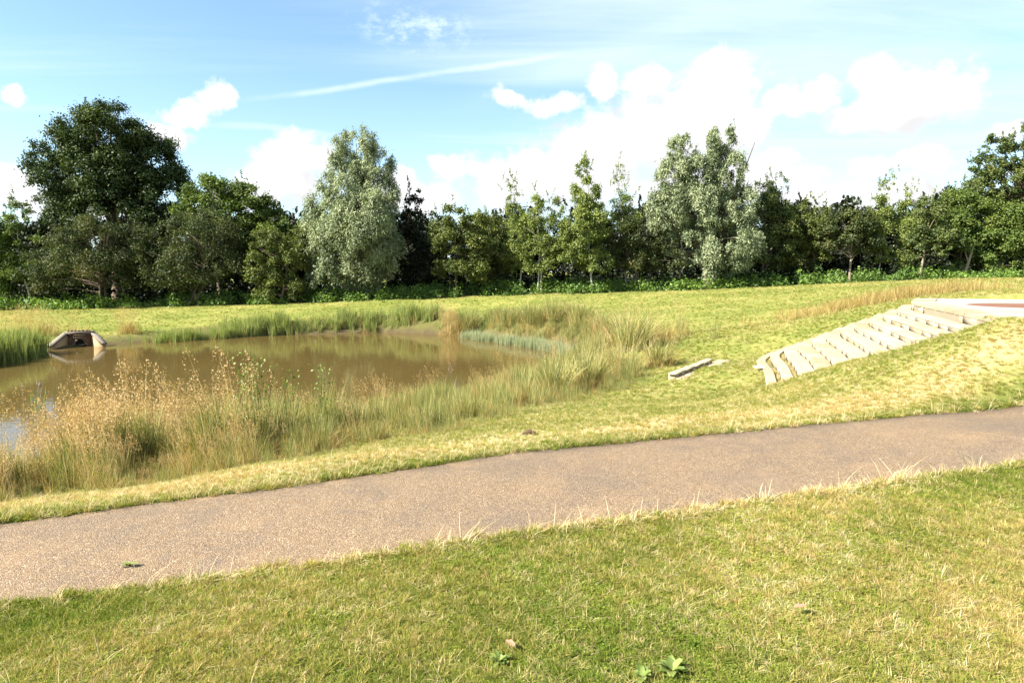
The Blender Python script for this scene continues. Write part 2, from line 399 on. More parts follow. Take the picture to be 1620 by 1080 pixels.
def sdist(x, y, poly, closed=True):
    """signed distance to a polygon, negative inside"""
    x = np.asarray(x, float); y = np.asarray(y, float)
    dmin = np.full(x.shape, 1e9); ins = np.zeros(x.shape, bool)
    n = len(poly)
    for i in range(n if closed else n - 1):
        a, b = poly[i], poly[(i + 1) % n]; e = b - a
        t = np.clip(((x - a[0]) * e[0] + (y - a[1]) * e[1]) / (e @ e), 0, 1)
        dmin = np.minimum(dmin, np.hypot(x - a[0] - t * e[0], y - a[1] - t * e[1]))
        if closed:
            c = (a[1] > y) != (b[1] > y)
            with np.errstate(divide='ignore', invalid='ignore'):
                xi = (b[0] - a[0]) * (y - a[1]) / (b[1] - a[1]) + a[0]
            ins ^= c & (x < xi)
    return np.where(ins, -dmin, dmin)
PLAT = np.concatenate([nosing(1.0, np.linspace(0, 1, 9)), [(9.6, 8.9), (13.5, 9.6), (15.5, 13.0), (14.0, 16.2)]])
FOOT = np.concatenate([nosing(0.0, np.linspace(0.02, 0.97, 9)), nosing(1.0, np.linspace(0.97, 0.02, 9))])
def wav(x, y, k): return np.sin(x * k + 1.3 * np.sin(y * k * 0.7)) * np.cos(y * k * 0.9 + 1.1 * np.sin(x * k * 0.6))
HEAD_P = at_z(128, 548, ZW)                      # the outfall on the far shore
def ground(x, y):
    x = np.asarray(x, float); y = np.asarray(y, float)
    h = tps(x, y)
    d_ = sdist(x, y, POND)
    far = y > 24
    run = np.where(far, 0.9, 2.2)
    k = np.clip(d_ / run, 0, 1); k = k * k * (3 - 2 * k)
    k = np.where(far, np.clip(d_ / 0.8, 0, 1) ** 0.7, k)
    hb = np.maximum(h, ZW + 0.12)
    z = np.where(d_ > 0, (ZW - 0.02) * (1 - k) + hb * k, ZW - 0.02 + np.maximum(d_ * 0.45, -0.7))
    pd = np.minimum(sdist(x, y, np.array(NEAR_W)[:, :2], False), sdist(x, y, np.array(FAR_W)[:, :2], False))
    band = np.concatenate([NEAR_W[:, :2], FAR_W[::-1, :2]])
    bd = sdist(x, y, band)
    z = z + 0.018 * wav(x, y, 2.3) * np.clip(bd / 0.8, 0, 1) * np.clip(d_ / 1.0, 0, 1) * np.clip(1 - (np.abs(y) - 30) / 30, 0, 1)
    foot = sdist(x, y, FOOT); plat = sdist(x, y, PLAT)
    z = np.where(foot < -0.12, z - 0.35, z)
    z = np.where(plat < -0.15, np.minimum(z, Z1 - 0.18), z)
    z = np.where(bd < -0.10, z - 0.03, z)
    return z
def g1(x, y): return float(ground(np.array([float(x)]), np.array([float(y)]))[0])
def dryness(x, y):
    """0 lush .. 1 straw, by region: hay-strewn strip beyond the path, worn tops, lush collar by the water"""
    band = np.concatenate([NEAR_W[:, :2], FAR_W[::-1, :2]]); bd = sdist(x, y, band)
    fl = sdist(x, y, FAR_W[:, :2], False); pnd = sdist(x, y, POND)
    beyond = (bd > 0) & (y > np.interp(x, FAR_W[:, 0], FAR_W[:, 1]))
    v = np.zeros(np.shape(x))
    strip = np.exp(-((fl - 0.85) / 0.5) ** 2) * beyond
    v = v + 0.40 * strip
    v = v + np.where(beyond, 0.05, 0.0) - 0.42 * np.exp(-(fl / 0.28) ** 2) * beyond
    v = v - 0.34 * np.exp(-(np.maximum(pnd, 0) / np.where(y < 24, 1.5, 2.6)) ** 2) * np.where(y < 24, 1.0, 0.3)
    v = v + 0.10 * np.clip((x - 0.5) / 3, 0, 1) * (y < 6) - 0.08 * (y < 7) * (~beyond)
    v = v + np.where(y > 20, -0.03, 0.0) + 0.22 * wav(x, y, 1.4) * (y < 7) + 0.15 * (y < 7) + 0.30 * np.clip((x - 0.8) / 2, 0, 1) * np.clip((4.6 - y) / 1.0, 0, 1) * (0.6 + 0.6 * wav(x, y, 3.0)) + 0.08 * np.exp(-((np.abs(y - 27 - 0.05 * x) - 3) / 0.5) ** 2)
    return v

def graded(lo, hi, a, b, step, grow=1.13, cap=12):
    c = list(np.arange(a, b + 1e-6, step)); s = step; x = b
    while x < hi: s = min(s * grow, cap); x += s; c.append(x)
    s = step; x = a; L = []
    while x > lo: s = min(s * grow, cap); x -= s; L.append(x)
    return np.array(L[::-1] + c)
gx = graded(-700, 700, -9, 13, 0.16, 1.09, 30); gy = graded(-200, 1100, 0.5, 19, 0.16, 1.055, 30)
extra = np.arange(24, 35, 0.3); gy = np.unique(np.round(np.concatenate([gy[(gy < 24) | (gy > 35)], extra]), 3))
X, Y = np.meshgrid(gx, gy); Zg = ground(X, Y)
nx, ny = len(gx), len(gy)
idx = np.arange(nx * ny).reshape(ny, nx)
quads = np.stack([idx[:-1, :-1], idx[:-1, 1:], idx[1:, 1:], idx[1:, :-1]], -1).reshape(-1, 4)
pdist = sdist(X, Y, POND)
bare = np.clip(1 - np.abs(pdist - 0.1) / 0.45, 0, 1) * (Y > 22) + (pdist < 0) * 1.0
bare = np.maximum(bare, 0.6 * np.clip(1.6 - pdist / 1.1, 0, 1) * (Y > 22))
bare = np.clip(bare + (Y > 40.3) * np.clip((Y - 40.3) / 1.0, 0, 1) * np.clip((80 - Y) / 8, 0, 1), 0, 1)
me = npmesh('ground', np.stack([X, Y, Zg], -1), quads, attrs={'dry': ('POINT', dryness(X, Y)), 'bare': ('POINT', np.maximum(bare, 0.35 * np.clip(1 - (Y - 6) / 3, 0, 1)))}, smooth=True)
tag(link('ground', me, None, M_LAWN), kind='structure')

# ------------------------------------------------------------------ path
def m_path():
    m, t = newmat('worn_aggregate_tarmac'); p = pos(t)
    v = t.node('ShaderNodeTexVoronoi'); t.set(v.inputs['Vector'], p); v.inputs['Scale'].default_value = 145
    r = t.sep(v.outputs['Color'])
    chip = t.ramp(r[0], [(0.0, (0.08, 0.052, 0.032)), (0.25, (0.155, 0.100, 0.056)), (0.5, (0.200, 0.130, 0.072)), (0.75, (0.225, 0.154, 0.088)), (0.93, (0.29, 0.21, 0.13)), (1.0, (0.44, 0.36, 0.25))])
    gap = t.maprange(v.outputs['Distance'], 0.42, 0.75, 0, 0.5)
    col = t.mix(gap, chip, (0.07, 0.055, 0.045))
    worn = t.maprange(t.noise(p, 1.1, 6, 0.68), 0.44, 0.66, 0, 0.8)
    blot = t.maprange(t.noise(t.vmath('MULTIPLY', p, (1, 1.6, 1)), 4.5, 5, 0.65), 0.54, 0.72, 0, 0.4)
    col = t.mix(worn, col, t.mix(0.5, col, (0.085, 0.072, 0.062)))
    col = t.mix(blot, col, (0.10, 0.08, 0.068))
    col = t.mix(t.maprange(t.noise(p, 1.6, 4, 0.6), 0.5, 0.72, 0, 0.22), col, (0.30, 0.20, 0.11))
    pr = t.node('ShaderNodeBsdfPrincipled'); pr.inputs['Roughness'].default_value = 0.85; pr.inputs['Specular IOR Level'].default_value = 0.25
    t.set(pr.inputs['Base Color'], col)
    b = t.node('ShaderNodeBump'); b.inputs['Strength'].default_value = 0.8; b.inputs['Distance'].default_value = 0.006; b.invert = True
    t.set(b.inputs['Height'], v.outputs['Distance']); t.l.new(b.outputs[0], pr.inputs['Normal'])
    t.l.new(pr.outputs[0], t.out.inputs[0]); return m
NT_ = 260; tt = np.linspace(0, 1, NT_); ne = catmull(NEAR_W, tt); fe = catmull(FAR_W, tt)
wob = lambda s: 0.025 * np.sin(tt * 61 + s) + 0.018 * np.sin(tt * 143 + 2 * s) + rng.normal(0, 0.008, NT_)
cross = (fe - ne)[:, :2]; cross /= np.linalg.norm(cross, axis=1)[:, None]
ne[:, :2] += cross * wob(0.4)[:, None]; fe[:, :2] += cross * wob(2.1)[:, None]
NC = 9; V = []
for j in range(NC):
    u = j / (NC - 1); q = ne * (1 - u) + fe * u
    V.append(np.stack([q[:, 0], q[:, 1], tps(q[:, 0], q[:, 1]) + 0.004 + 0.012 * math.sin(math.pi * u)], -1))
V.insert(0, V[0] - np.array([0, 0, 0.08])); V.append(V[-1] - np.array([0, 0, 0.08])); NC += 2
V = np.array(V); idx = np.arange(NC * NT_).reshape(NC, NT_)
quads = np.stack([idx[:-1, :-1], idx[:-1, 1:], idx[1:, 1:], idx[1:, :-1]], -1).reshape(-1, 4)
tag(link('path', npmesh('path', V, quads, smooth=True), None, m_path()), kind='structure')

# ------------------------------------------------------------------ pond water
def m_water():
    m, t = newmat('muddy_water'); p = pos(t)
    pr = t.node('ShaderNodeBsdfPrincipled'); pr.inputs['Roughness'].default_value = 0.035; pr.inputs['IOR'].default_value = 1.333
    t.set(pr.inputs['Base Color'], t.mix(t.noise(p, 0.25, 4, 0.6), (0.078, 0.053, 0.017), (0.098, 0.068, 0.023)))
    b = t.node('ShaderNodeBump'); b.inputs['Strength'].default_value = 0.13; b.inputs['Distance'].default_value = 0.02
    h = t.math('ADD', t.noise(t.vmath('MULTIPLY', p, (0.8, 2.4, 1)), 2.2, 3, 0.5), t.math('MULTIPLY', t.noise(p, 11, 2, 0.5), 0.16))
    t.set(b.inputs['Height'], h); t.l.new(b.outputs[0], pr.inputs['Normal'])
    t.l.new(pr.outputs[0], t.out.inputs[0]); return m
ctr = POND.mean(0)
ring = []
for i, p in enumerate(POND):
    a, b = POND[i - 1], POND[(i + 1) % len(POND)]; n = np.array([(b - a)[1], -(b - a)[0]]); n = n / np.linalg.norm(n)
    if sdist(np.array([(p + n * 0.1)[0]]), np.array([(p + n * 0.1)[1]]), POND)[0] < 0: n = -n
    ring.append(p + n * 0.5)
me = bpy.data.meshes.new('water'); me.from_pydata([(float(p[0]), float(p[1]), ZW) for p in ring], [], [list(range(len(ring)))])
o = link('water', me, None, m_water()); tag(o, kind='structure')
if me.polygons[0].normal.z < 0: me.flip_normals()

# ------------------------------------------------------------------ leaves, blades and trees
def diamonds(C, A, N, L, W):
    """leaf quads: centres C, axis A, normal N, lengths L, widths W (folded a little along the midrib)"""
    A = A / np.linalg.norm(A, axis=1)[:, None]; B = np.cross(A, N); B /= np.maximum(np.linalg.norm(B, axis=1), 1e-6)[:, None]
    Nn = np.cross(B, A); L = np.asarray(L)[:, None]; W = np.asarray(W)[:, None]
    v = np.stack([C - A * L * 0.5, C - B * W * 0.5 - A * L * 0.06 + Nn * W * 0.18, C + A * L * 0.5, C + B * W * 0.5 - A * L * 0.06 + Nn * W * 0.18], 1)
    return v.reshape(-1, 3), np.arange(len(C) * 4).reshape(-1, 4)
def unit(n):
    v = rng.normal(size=(n, 3)); return v / np.linalg.norm(v, axis=1)[:, None]
G = lambda *c: c
MATS = {
 'oak':    leafmat('dark_oak_leaf', [(0, (0.0144, 0.027, 0.0063)), (0.5, (0.036, 0.0576, 0.0117)), (1, (0.0765, 0.1035, 0.0234))], 0.22, 0.02),
 'haw':    leafmat('hawthorn_leaf', [(0, (0.016, 0.026, 0.006)), (0.5, (0.046, 0.064, 0.013)), (0.88, (0.088, 0.098, 0.022)), (1, (0.125, 0.085, 0.030))], 0.22, 0.02),
 'green':  leafmat('bright_green_leaf', [(0, (0.0345, 0.0598, 0.0092)), (0.5, (0.0862, 0.1265, 0.0184)), (1, (0.1552, 0.1898, 0.0345))], 0.3, 0.02),
 'willow': leafmat('silver_willow_leaf', [(0, (0.087, 0.116, 0.0551)), (0.5, (0.2102, 0.2465, 0.1305)), (1, (0.3915, 0.4205, 0.2465))], 0.25, 0.02, (1.0, 1.1, 0.6)),
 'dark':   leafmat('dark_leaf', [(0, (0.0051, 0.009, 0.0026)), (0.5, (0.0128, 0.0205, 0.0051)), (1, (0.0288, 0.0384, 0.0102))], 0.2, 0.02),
 'birch':  leafmat('birch_leaf', [(0, (0.0539, 0.0847, 0.0154)), (0.5, (0.1386, 0.1771, 0.0339)), (1, (0.2541, 0.2772, 0.0693))], 0.3, 0.02),
 'maple':  leafmat('field_maple_leaf', [(0, (0.035, 0.0525, 0.01)), (0.5, (0.0875, 0.11, 0.0175)), (1, (0.1562, 0.1688, 0.035))], 0.28, 0.02),
 'ash':    leafmat('ash_leaf', [(0, (0.0312, 0.0528, 0.012)), (0.5, (0.078, 0.1056, 0.024)), (1, (0.156, 0.168, 0.042))], 0.28, 0.02),
 'under':  leafmat('bramble_leaf', [(0, (0.0431, 0.0834, 0.0144)), (0.5, (0.1006, 0.1725, 0.0259)), (1, (0.1796, 0.266, 0.046))], 0.3, 0.02),
}
def crown_mesh(name, org, lobes, Y, n, size, kind, clump=0.24, fill=0.55, droop=0.0, nclump=None, hang=1.0, aspect=0.6):
    """leaves gathered in clumps scattered through the lobes (px centre, px half sizes[, depth offset, depth half])"""
    n = int(n * 1.7); k = Y / F; cl = []; cr = []
    vol = np.array([(l[2] * l[3]) for l in lobes], float); tot = int((nclump or int(18 + 0.030 * vol.sum())) * 1.9)
    cnt = np.maximum(3, np.round(tot * vol / vol.sum())).astype(int)
    for l, c in zip(lobes, cnt):
        ctr = at_y(l[0], l[1], Y); rx, rz = l[2] * k, l[3] * k
        ry = (l[5] * k if len(l) > 5 else max(min(rx, rz) * 0.95, rx * 0.75)); ctr[1] += (l[4] * k if len(l) > 4 else rng.normal(0, 0.15) * ry)
        u = unit(c); r = rng.random(c) ** (1 / 3) * 0.55 + 0.45 * rng.random(c) ** 0.35
        r = fill * r + (1 - fill) * np.maximum(r, 0.72)
        p = u * r[:, None] * np.array([rx, ry, rz]); cl.append(ctr + p)
        cr.append(clump * math.sqrt(rx * rz) * rng.uniform(0.4, 1.5, c))
    cl = np.concatenate(cl); cr = np.concatenate(cr)
    wgt = cr ** 2; which = rng.choice(len(cl), n, p=wgt / wgt.sum())
    u = unit(n); u[:, 2] = np.where(u[:, 2] < -0.6, -u[:, 2] * 0.7, u[:, 2])
    rr = rng.random(n) ** 0.6 * np.where(rng.random(n) < 0.3, 1.0 + np.abs(rng.normal(0, 0.32, n)), 1.0)
    sc = np.stack([np.ones(n), np.ones(n), np.full(n, 0.95 * hang)], -1)
    C = cl[which] + u * (rr * cr[which])[:, None] * sc + rng.normal(0, 0.16 * cr.mean(), (n, 3))
    if droop: C[:, 2] -= droop * (np.hypot(u[:, 0], u[:, 1]) * rr * cr[which])
    N = unit(n) * 0.62 + u * 0.85 + np.array([0, 0, 0.30])
    A = unit(n) + u * 0.4 + np.array([0, 0, -0.25 - 1.3 * droop])
    s = size * 0.8 * rng.uniform(0.6, 1.35, n)
    tone = rng.normal(0, 0.16, len(cl))
    tint = np.clip(0.46 + tone[which] + rng.normal(0, 0.2, n), 0, 1)
    v, q = diamonds(C - org, A, N, s, s * aspect)
    # upright shoots that break the outline
    ns = 34 if not droop else 22; up_ = np.argsort(-(cl[:, 2] + rng.normal(0, 0.6, len(cl))))[:max(8, len(cl) // 3)]; per = 26
    base = cl[rng.choice(up_, ns)] + rng.normal(0, 0.25, (ns, 3)) + np.array([0, 0, 0.1]); ln = rng.uniform(0.25, 0.65, ns) * min(1.0, math.sqrt(vol.max()) / 30)
    dr = np.array([0, 0, 1.0]) + rng.normal(0, 0.28, (ns, 3)); uu = rng.random((ns, per))
    C2 = (base[:, None] + dr[:, None] * (uu * ln[:, None] + 0.25 * cr.mean())[..., None]).reshape(-1, 3) + rng.normal(0, 0.04, (ns * per, 3))
    s2 = size * 0.75 * rng.uniform(0.6, 1.2, ns * per)
    v2, q2 = diamonds(C2 - org, unit(ns * per) + np.array([0, 0, 0.5]), unit(ns * per), s2, s2 * aspect)
    v3, q3 = diamonds(base + dr * (0.5 * ln + 0.12 * cr.mean())[:, None] - org, dr, unit(ns), ln + 0.5 * cr.mean(), np.full(ns, 0.035))
    v2 = np.concatenate([v2, v3]); q2 = np.concatenate([q2, q3 + 4 * ns * per])
    v = np.concatenate([v, v2]); q = np.concatenate([q, q2 + 4 * n]); tint = np.concatenate([tint, np.clip(rng.normal(0.6, 0.2, ns * per), 0, 1), np.full(ns, 0.2)])
    return npmesh(name, v, q, attrs={'tint': ('FACE', tint)}), cl, cr
def limbs(org, base_r, top, cl, n_limb, bark, parent, lean=(0, 0), stems=1, low=0.12, twig=0.016, spread=0.35):
    T = Tubes(); hgt = top[2] - org[2]
    for sidx in range(stems):
        o2 = np.array([rng.normal(0, spread) if stems > 1 else 0, rng.normal(0, spread * 0.6) if stems > 1 else 0, -0.15])
        tip = (top - org) * np.array([1, 1, 0.93]) + (np.array([rng.normal(0, 0.08) * hgt, rng.normal(0, 0.05) * hgt, -rng.random() * 0.1 * hgt]) if stems > 1 else 0)
        ts = np.linspace(0, 1, 7); bend = rng.normal(0, 0.03 * hgt, 2)
        pts = [o2 * (1 - t) + tip * t + np.array([bend[0] * math.sin(t * 3.1) + lean[0] * t * (1 - t), bend[1] * math.sin(t * 3.1), 0]) for t in ts]
        rad = [base_r * (1 - 0.9 * t) * (1.25 if t == 0 else 1) for t in ts]
        T.add(pts, rad, 8); pts = np.array(pts)
        ch = [int(np.argmax(np.linalg.norm(cl - cl.mean(0), axis=1)))] if sidx == 0 else [int(rng.integers(len(cl)))]
        dm = np.linalg.norm(cl - cl[ch[0]], axis=1)
        while len(ch) < min(int(n_limb * 1.4), len(cl)):     # limbs reach the clumps that stand farthest apart
            j_ = int(np.argmax(dm)); ch.append(j_); dm = np.minimum(dm, np.linalg.norm(cl - cl[j_], axis=1))
        for c in ch:
            e = cl[c] - org
            f0 = np.clip(low + (e[2] / hgt) * 0.62 * rng.uniform(0.7, 1.0), low, 0.9)
            s0 = np.array([np.interp(f0, ts, pts[:, j]) for j in range(3)])
            mid = s0 * 0.45 + e * 0.55 + np.array([0, 0, 0.05 * np.linalg.norm(e - s0)])
            r0 = base_r * (1 - 0.9 * f0) * 0.55
            T.add([s0, mid, e], [r0, max(r0 * 0.55, twig), twig * 0.6], 5)
    return link('trunk', T.mesh('trunk'), parent, bark)
BARK = {'birch': M_BIRCH}
def tree(name, label, cat, bx, Y, lobes, kind, n, size, tr=0.16, stems=1, n_limb=14, bark=None, group=None, lean=(0, 0), low=0.12, base_y=None, **kw):
    x = at_y(bx, 440, Y)[0]; org = np.array([x, Y, g1(x, Y)])
    t = thing(name, org, label, cat, group)
    me, cl, cr = crown_mesh('crown', org, lobes, Y, n, size, kind, **kw)
    top = cl[np.argmax(cl[:, 2])].copy(); top[0] = 0.5 * top[0] + 0.5 * x if stems == 1 else top[0]
    limbs(org, tr, top, cl, n_limb, bark or M_BARK, t, lean, stems, low)
    link('crown', me, t, MATS[kind]); return t

# -- the wood behind: trees that fill the gaps, darkest and farthest first
FILL = 'dark trees at the back of the wood'
proto = None
for i, (px, Y, s) in enumerate([(-60, 50, 1.0), (20, 51, 0.9), (110, 49, 0.95), (215, 52, 1.0), (330, 49, 0.95), (420, 50, 0.95), (505, 49, 1.0), (600, 49, 1.0), (675, 48, 0.98),
                                (755, 49, 0.98), (830, 48, 1.0), (905, 49, 1.03), (985, 48, 1.0), (1060, 49, 1.0), (1140, 48, 1.05), (1225, 48, 1.0), (1300, 49, 0.86), (1370, 50, 0.84), (1440, 49, 0.92),
                                (1510, 49, 1.05), (1590, 48, 1.1), (1680, 49, 1.1), (1770, 49, 1.1), (-150, 49, 1.0)] + [(p_, 57 + (p_ * 7) % 5, 1.05) for p_ in range(-100, 1800, 150)]):
    x = at_y(px, 440, Y)[0]; z = g1(x, Y)
    if proto is None:
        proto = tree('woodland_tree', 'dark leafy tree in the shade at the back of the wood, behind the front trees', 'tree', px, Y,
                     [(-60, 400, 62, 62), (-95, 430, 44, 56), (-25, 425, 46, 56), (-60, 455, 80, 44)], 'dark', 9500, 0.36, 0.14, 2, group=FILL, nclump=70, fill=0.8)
        continue
    s = s * (rng.uniform(0.76, 1.0) if px > 480 else rng.uniform(0.98, 1.1)) * (0.95 if Y < 54 else 0.90)
    c = proto.copy(); COL.objects.link(c); c.location = (x, Y, z); c.scale = (s * rng.uniform(0.95, 1.1), s, s * rng.uniform(0.95, 1.08)); c.rotation_euler = (0, 0, rng.uniform(0, 6.28))
    for ch in list(proto.children):
        k2 = ch.copy(); COL.objects.link(k2); k2.parent = c

tree('oak_tree', 'huge dark round-topped oak towering over the bushes on the left', 'tree', 185, 47,
     [(180, 225, 75, 58), (150, 225, 55, 40), (95, 240, 52, 34), (130, 290, 82, 55), (225, 265, 62, 62), (185, 335, 105, 55), (258, 310, 45, 56), (250, 260, 40, 48), (85, 310, 30, 45), (165, 270, 80, 70)], 'oak', 84000, 0.21, 0.42, 1, 26, clump=0.20, fill=0.4, nclump=240)
tree('ash_tree', 'bright green round tree between the huge oak and the first silver willow', 'tree', 350, 45,
     [(345, 312, 48, 38), (385, 335, 50, 40), (315, 335, 35, 38), (425, 360, 38, 34), (360, 365, 70, 40), (455, 380, 26, 34)], 'green', 26000, 0.20, 0.2, 1, 16, clump=0.24, nclump=90)
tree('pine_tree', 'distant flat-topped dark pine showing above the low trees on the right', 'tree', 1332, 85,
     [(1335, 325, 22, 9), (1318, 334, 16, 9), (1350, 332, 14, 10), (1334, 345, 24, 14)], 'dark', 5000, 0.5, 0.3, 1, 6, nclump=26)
tree('young_tree', 'small upright mid-green tree with a thin pale trunk at the far left edge', 'tree', 52, 42.5,
     [(30, 345, 24, 34), (36, 390, 34, 40), (20, 420, 40, 44), (55, 425, 30, 36), (30, 325, 14, 18), (-15, 400, 40, 60), (75, 400, 26, 40)], 'green', 24000, 0.15, 0.07, 1, 10, M_BIRCH, nclump=70, low=0.3)
tree('hawthorn_bush', 'brownish-green hawthorn with upright shoots in front of the huge oak', 'bush', 160, 41.5,
     [(175, 385, 68, 50), (115, 405, 45, 46), (150, 425, 85, 38), (215, 395, 34, 50), (80, 430, 40, 40)], 'haw', 30000, 0.13, 0.09, 3, 14, clump=0.22, nclump=100)
tree('hawthorn_bush', 'wide dome-shaped hawthorn bush beside the dark maple on its right', 'bush', 300, 41.3,
     [(310, 380, 62, 52), (262, 405, 48, 44), (355, 395, 38, 46), (300, 425, 95, 40), (335, 350, 30, 28)], 'haw', 32000, 0.13, 0.09, 3, 14, clump=0.22, nclump=105)
tree('maple_bush', 'dark bushy maple reaching down to the grass left of the first silver willow', 'tree', 440, 40.5,
     [(430, 395, 42, 38), (455, 425, 34, 36), (415, 425, 36, 34), (440, 452, 48, 26), (470, 400, 24, 40)], 'maple', 17000, 0.15, 0.10, 2, 12, clump=0.25, nclump=60)
WKW = dict(clump=0.2, droop=0.55, hang=1.5, aspect=0.26)
tree('willow_tree', 'tall single-peaked silver-green willow left of centre', 'tree', 560, 41,
     [(566, 238, 40, 36), (592, 262, 36, 38), (548, 290, 42, 52), (600, 315, 32, 60), (525, 350, 44, 55), (575, 360, 62, 70), (510, 395, 34, 42), (545, 420, 60, 44), (600, 400, 38, 50), (575, 440, 38, 28), (525, 440, 34, 28)],
     'willow', 76000, 0.235, 0.2, 1, 22, nclump=230, fill=0.4, **WKW)
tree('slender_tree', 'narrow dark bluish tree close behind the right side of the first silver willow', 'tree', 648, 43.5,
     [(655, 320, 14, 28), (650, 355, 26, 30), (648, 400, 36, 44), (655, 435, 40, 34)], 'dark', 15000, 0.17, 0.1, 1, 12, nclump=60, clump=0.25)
tree('maple_tree', 'small field maple with tiers of leaves and one thin dark trunk, at centre', 'tree', 722, 40.3,
     [(722, 345, 26, 26), (745, 360, 24, 34), (700, 375, 28, 32), (728, 395, 44, 34), (765, 405, 26, 38), (698, 418, 24, 20), (740, 425, 46, 20)], 'maple', 16000, 0.16, 0.06, 1, 14, nclump=60, clump=0.27, low=0.3)
tree('maple_tree', 'dense low maple just right of the small tiered one', 'tree', 775, 42.5,
     [(785, 370, 26, 28), (790, 405, 34, 36), (775, 430, 36, 26)], 'maple', 9000, 0.16, 0.06, 1, 8, nclump=36, clump=0.27, low=0.25)
tree('birch_tree', 'slender birch with a thin bent wispy top left of the bright green birch', 'tree', 822, 41.5,
     [(808, 285, 7, 16), (813, 310, 10, 22), (815, 345, 16, 28), (820, 385, 24, 32), (822, 415, 22, 20)], 'birch', 8500, 0.12, 0.06, 1, 12, M_BIRCH, nclump=48, clump=0.32, droop=0.3, low=0.3)
tree('birch_tree', 'broad double-trunked birch with two pale stems beside the slender wispy one', 'tree', 846, 40.8,
     [(848, 335, 22, 26), (838, 365, 22, 30), (862, 375, 26, 36), (848, 405, 36, 28), (880, 340, 16, 30)], 'birch', 13000, 0.13, 0.06, 2, 14, M_BIRCH, nclump=60, clump=0.27, droop=0.3, low=0.3)
tree('birch_tree', 'tallest bright green birch with a pointed top and pale trunk, right of centre', 'tree', 938, 40.6,
     [(922, 275, 16, 26), (928, 310, 24, 30), (938, 350, 30, 36), (910, 365, 30, 34), (925, 395, 42, 32), (946, 415, 30, 22), (895, 400, 20, 22)], 'birch', 26000, 0.135, 0.07, 1, 16, M_BIRCH, nclump=130, clump=0.25, droop=0.3, lean=(-0.6, 0), low=0.25)
tree('birch_tree', 'sparse see-through birch standing behind, between the bright birch and the two-peaked willow', 'tree', 992, 42,
     [(980, 285, 10, 26), (984, 320, 22, 24), (992, 350, 28, 24)], 'birch', 2600, 0.13, 0.06, 1, 14, M_BIRCH, nclump=40, clump=0.3, droop=0.3, low=0.3)
tree('hazel_bush', 'brownish-green hazel under the sparse birch, left of the two-peaked willow', 'bush', 1005, 41.3,
     [(985, 370, 34, 34), (1025, 385, 34, 36), (1000, 405, 46, 28), (1050, 410, 30, 26)], 'haw', 15000, 0.14, 0.07, 3, 12, nclump=60, clump=0.27, low=0.2)
tree('willow_tree', 'great two-peaked silver willow drooping to the lawn right of centre', 'tree', 1120, 41,
     [(1078, 240, 22, 36), (1142, 228, 26, 36), (1068, 285, 36, 42), (1148, 275, 36, 44), (1106, 285, 34, 46), (1060, 335, 36, 44), (1110, 330, 50, 50), (1165, 330, 32, 46), (1095, 385, 46, 36), (1150, 385, 50, 48), (1175, 370, 28, 44), (1140, 432, 22, 24)],
     'willow', 84000, 0.235, 0.2, 2, 24, nclump=240, fill=0.4, **WKW)
tree('elder_tree', 'dark green tree with bare shoots on top, behind the right side of the two-peaked willow', 'tree', 1205, 43,
     [(1208, 300, 16, 20), (1222, 325, 28, 34), (1235, 360, 34, 40), (1215, 400, 36, 36), (1245, 290, 7, 10)], 'ash', 15000, 0.16, 0.1, 2, 14, nclump=64, clump=0.26)
tree('elm_tree', 'mid-green tree with spiky top next right of the shaded willow side', 'tree', 1285, 43,
     [(1275, 335, 18, 18), (1262, 360, 26, 30), (1290, 375, 28, 34), (1268, 405, 40, 30)], 'maple', 14000, 0.16, 0.08, 2, 12, nclump=56, clump=0.28)
tree('crab_apple_tree', 'small tree with a fan of pale bare lower branches on the right', 'tree', 1344, 41.5,
     [(1335, 355, 32, 24), (1350, 380, 34, 22), (1315, 375, 24, 26), (1370, 365, 20, 26)], 'haw', 14000, 0.15, 0.08, 1, 22, M_TWIG, nclump=60, clump=0.27, low=0.14)
tree('birch_tree', 'thin wispy birch with a bent top, right of the fan-branched small tree', 'tree', 1388, 42,
     [(1410, 285, 10, 9), (1398, 305, 11, 18), (1392, 335, 18, 24), (1390, 370, 20, 30), (1388, 400, 18, 20)], 'birch', 6000, 0.13, 0.05, 1, 12, M_BIRCH, nclump=50, clump=0.3, droop=0.3, lean=(0.5, 0), low=0.3)
tree('birch_tree', 'narrow spire-shaped birch left of the leaning pale trunk', 'tree', 1440, 42,
     [(1436, 305, 9, 18), (1437, 335, 16, 24), (1440, 370, 26, 32), (1432, 400, 24, 22)], 'birch', 9000, 0.13, 0.06, 1, 12, M_BIRCH, nclump=56, clump=0.3, droop=0.25, low=0.3)
tree('alder_tree', 'leafy tree with a thick pale stem and one stray branch low on its right', 'tree', 1453, 40.8,
     [(1475, 335, 24, 26), (1465, 365, 26, 30), (1490, 385, 28, 26), (1450, 395, 22, 20)], 'ash', 10000, 0.15, 0.09, 1, 14, M_TWIG, nclump=50, clump=0.28, low=0.2)
tree('ash_tree', 'large open-crowned ash with sky showing through at the right edge', 'tree', 1590, 43,
     [(1585, 225, 32, 16), (1610, 250, 44, 28), (1560, 265, 34, 20), (1625, 220, 34, 22), (1595, 290, 60, 28), (1650, 270, 40, 40), (1555, 310, 40, 26)], 'ash', 21000, 0.17, 0.18, 1, 40, nclump=120, clump=0.2, fill=0.7, low=0.2)
tree('field_maple', 'dense rounded maple under the open ash on the right', 'tree', 1515, 42.5,
     [(1510, 325, 36, 24), (1530, 350, 44, 32), (1495, 365, 32, 30), (1550, 385, 46, 30), (1510, 395, 34, 24)], 'green', 22000, 0.17, 0.1, 2, 14, nclump=80, clump=0.25)
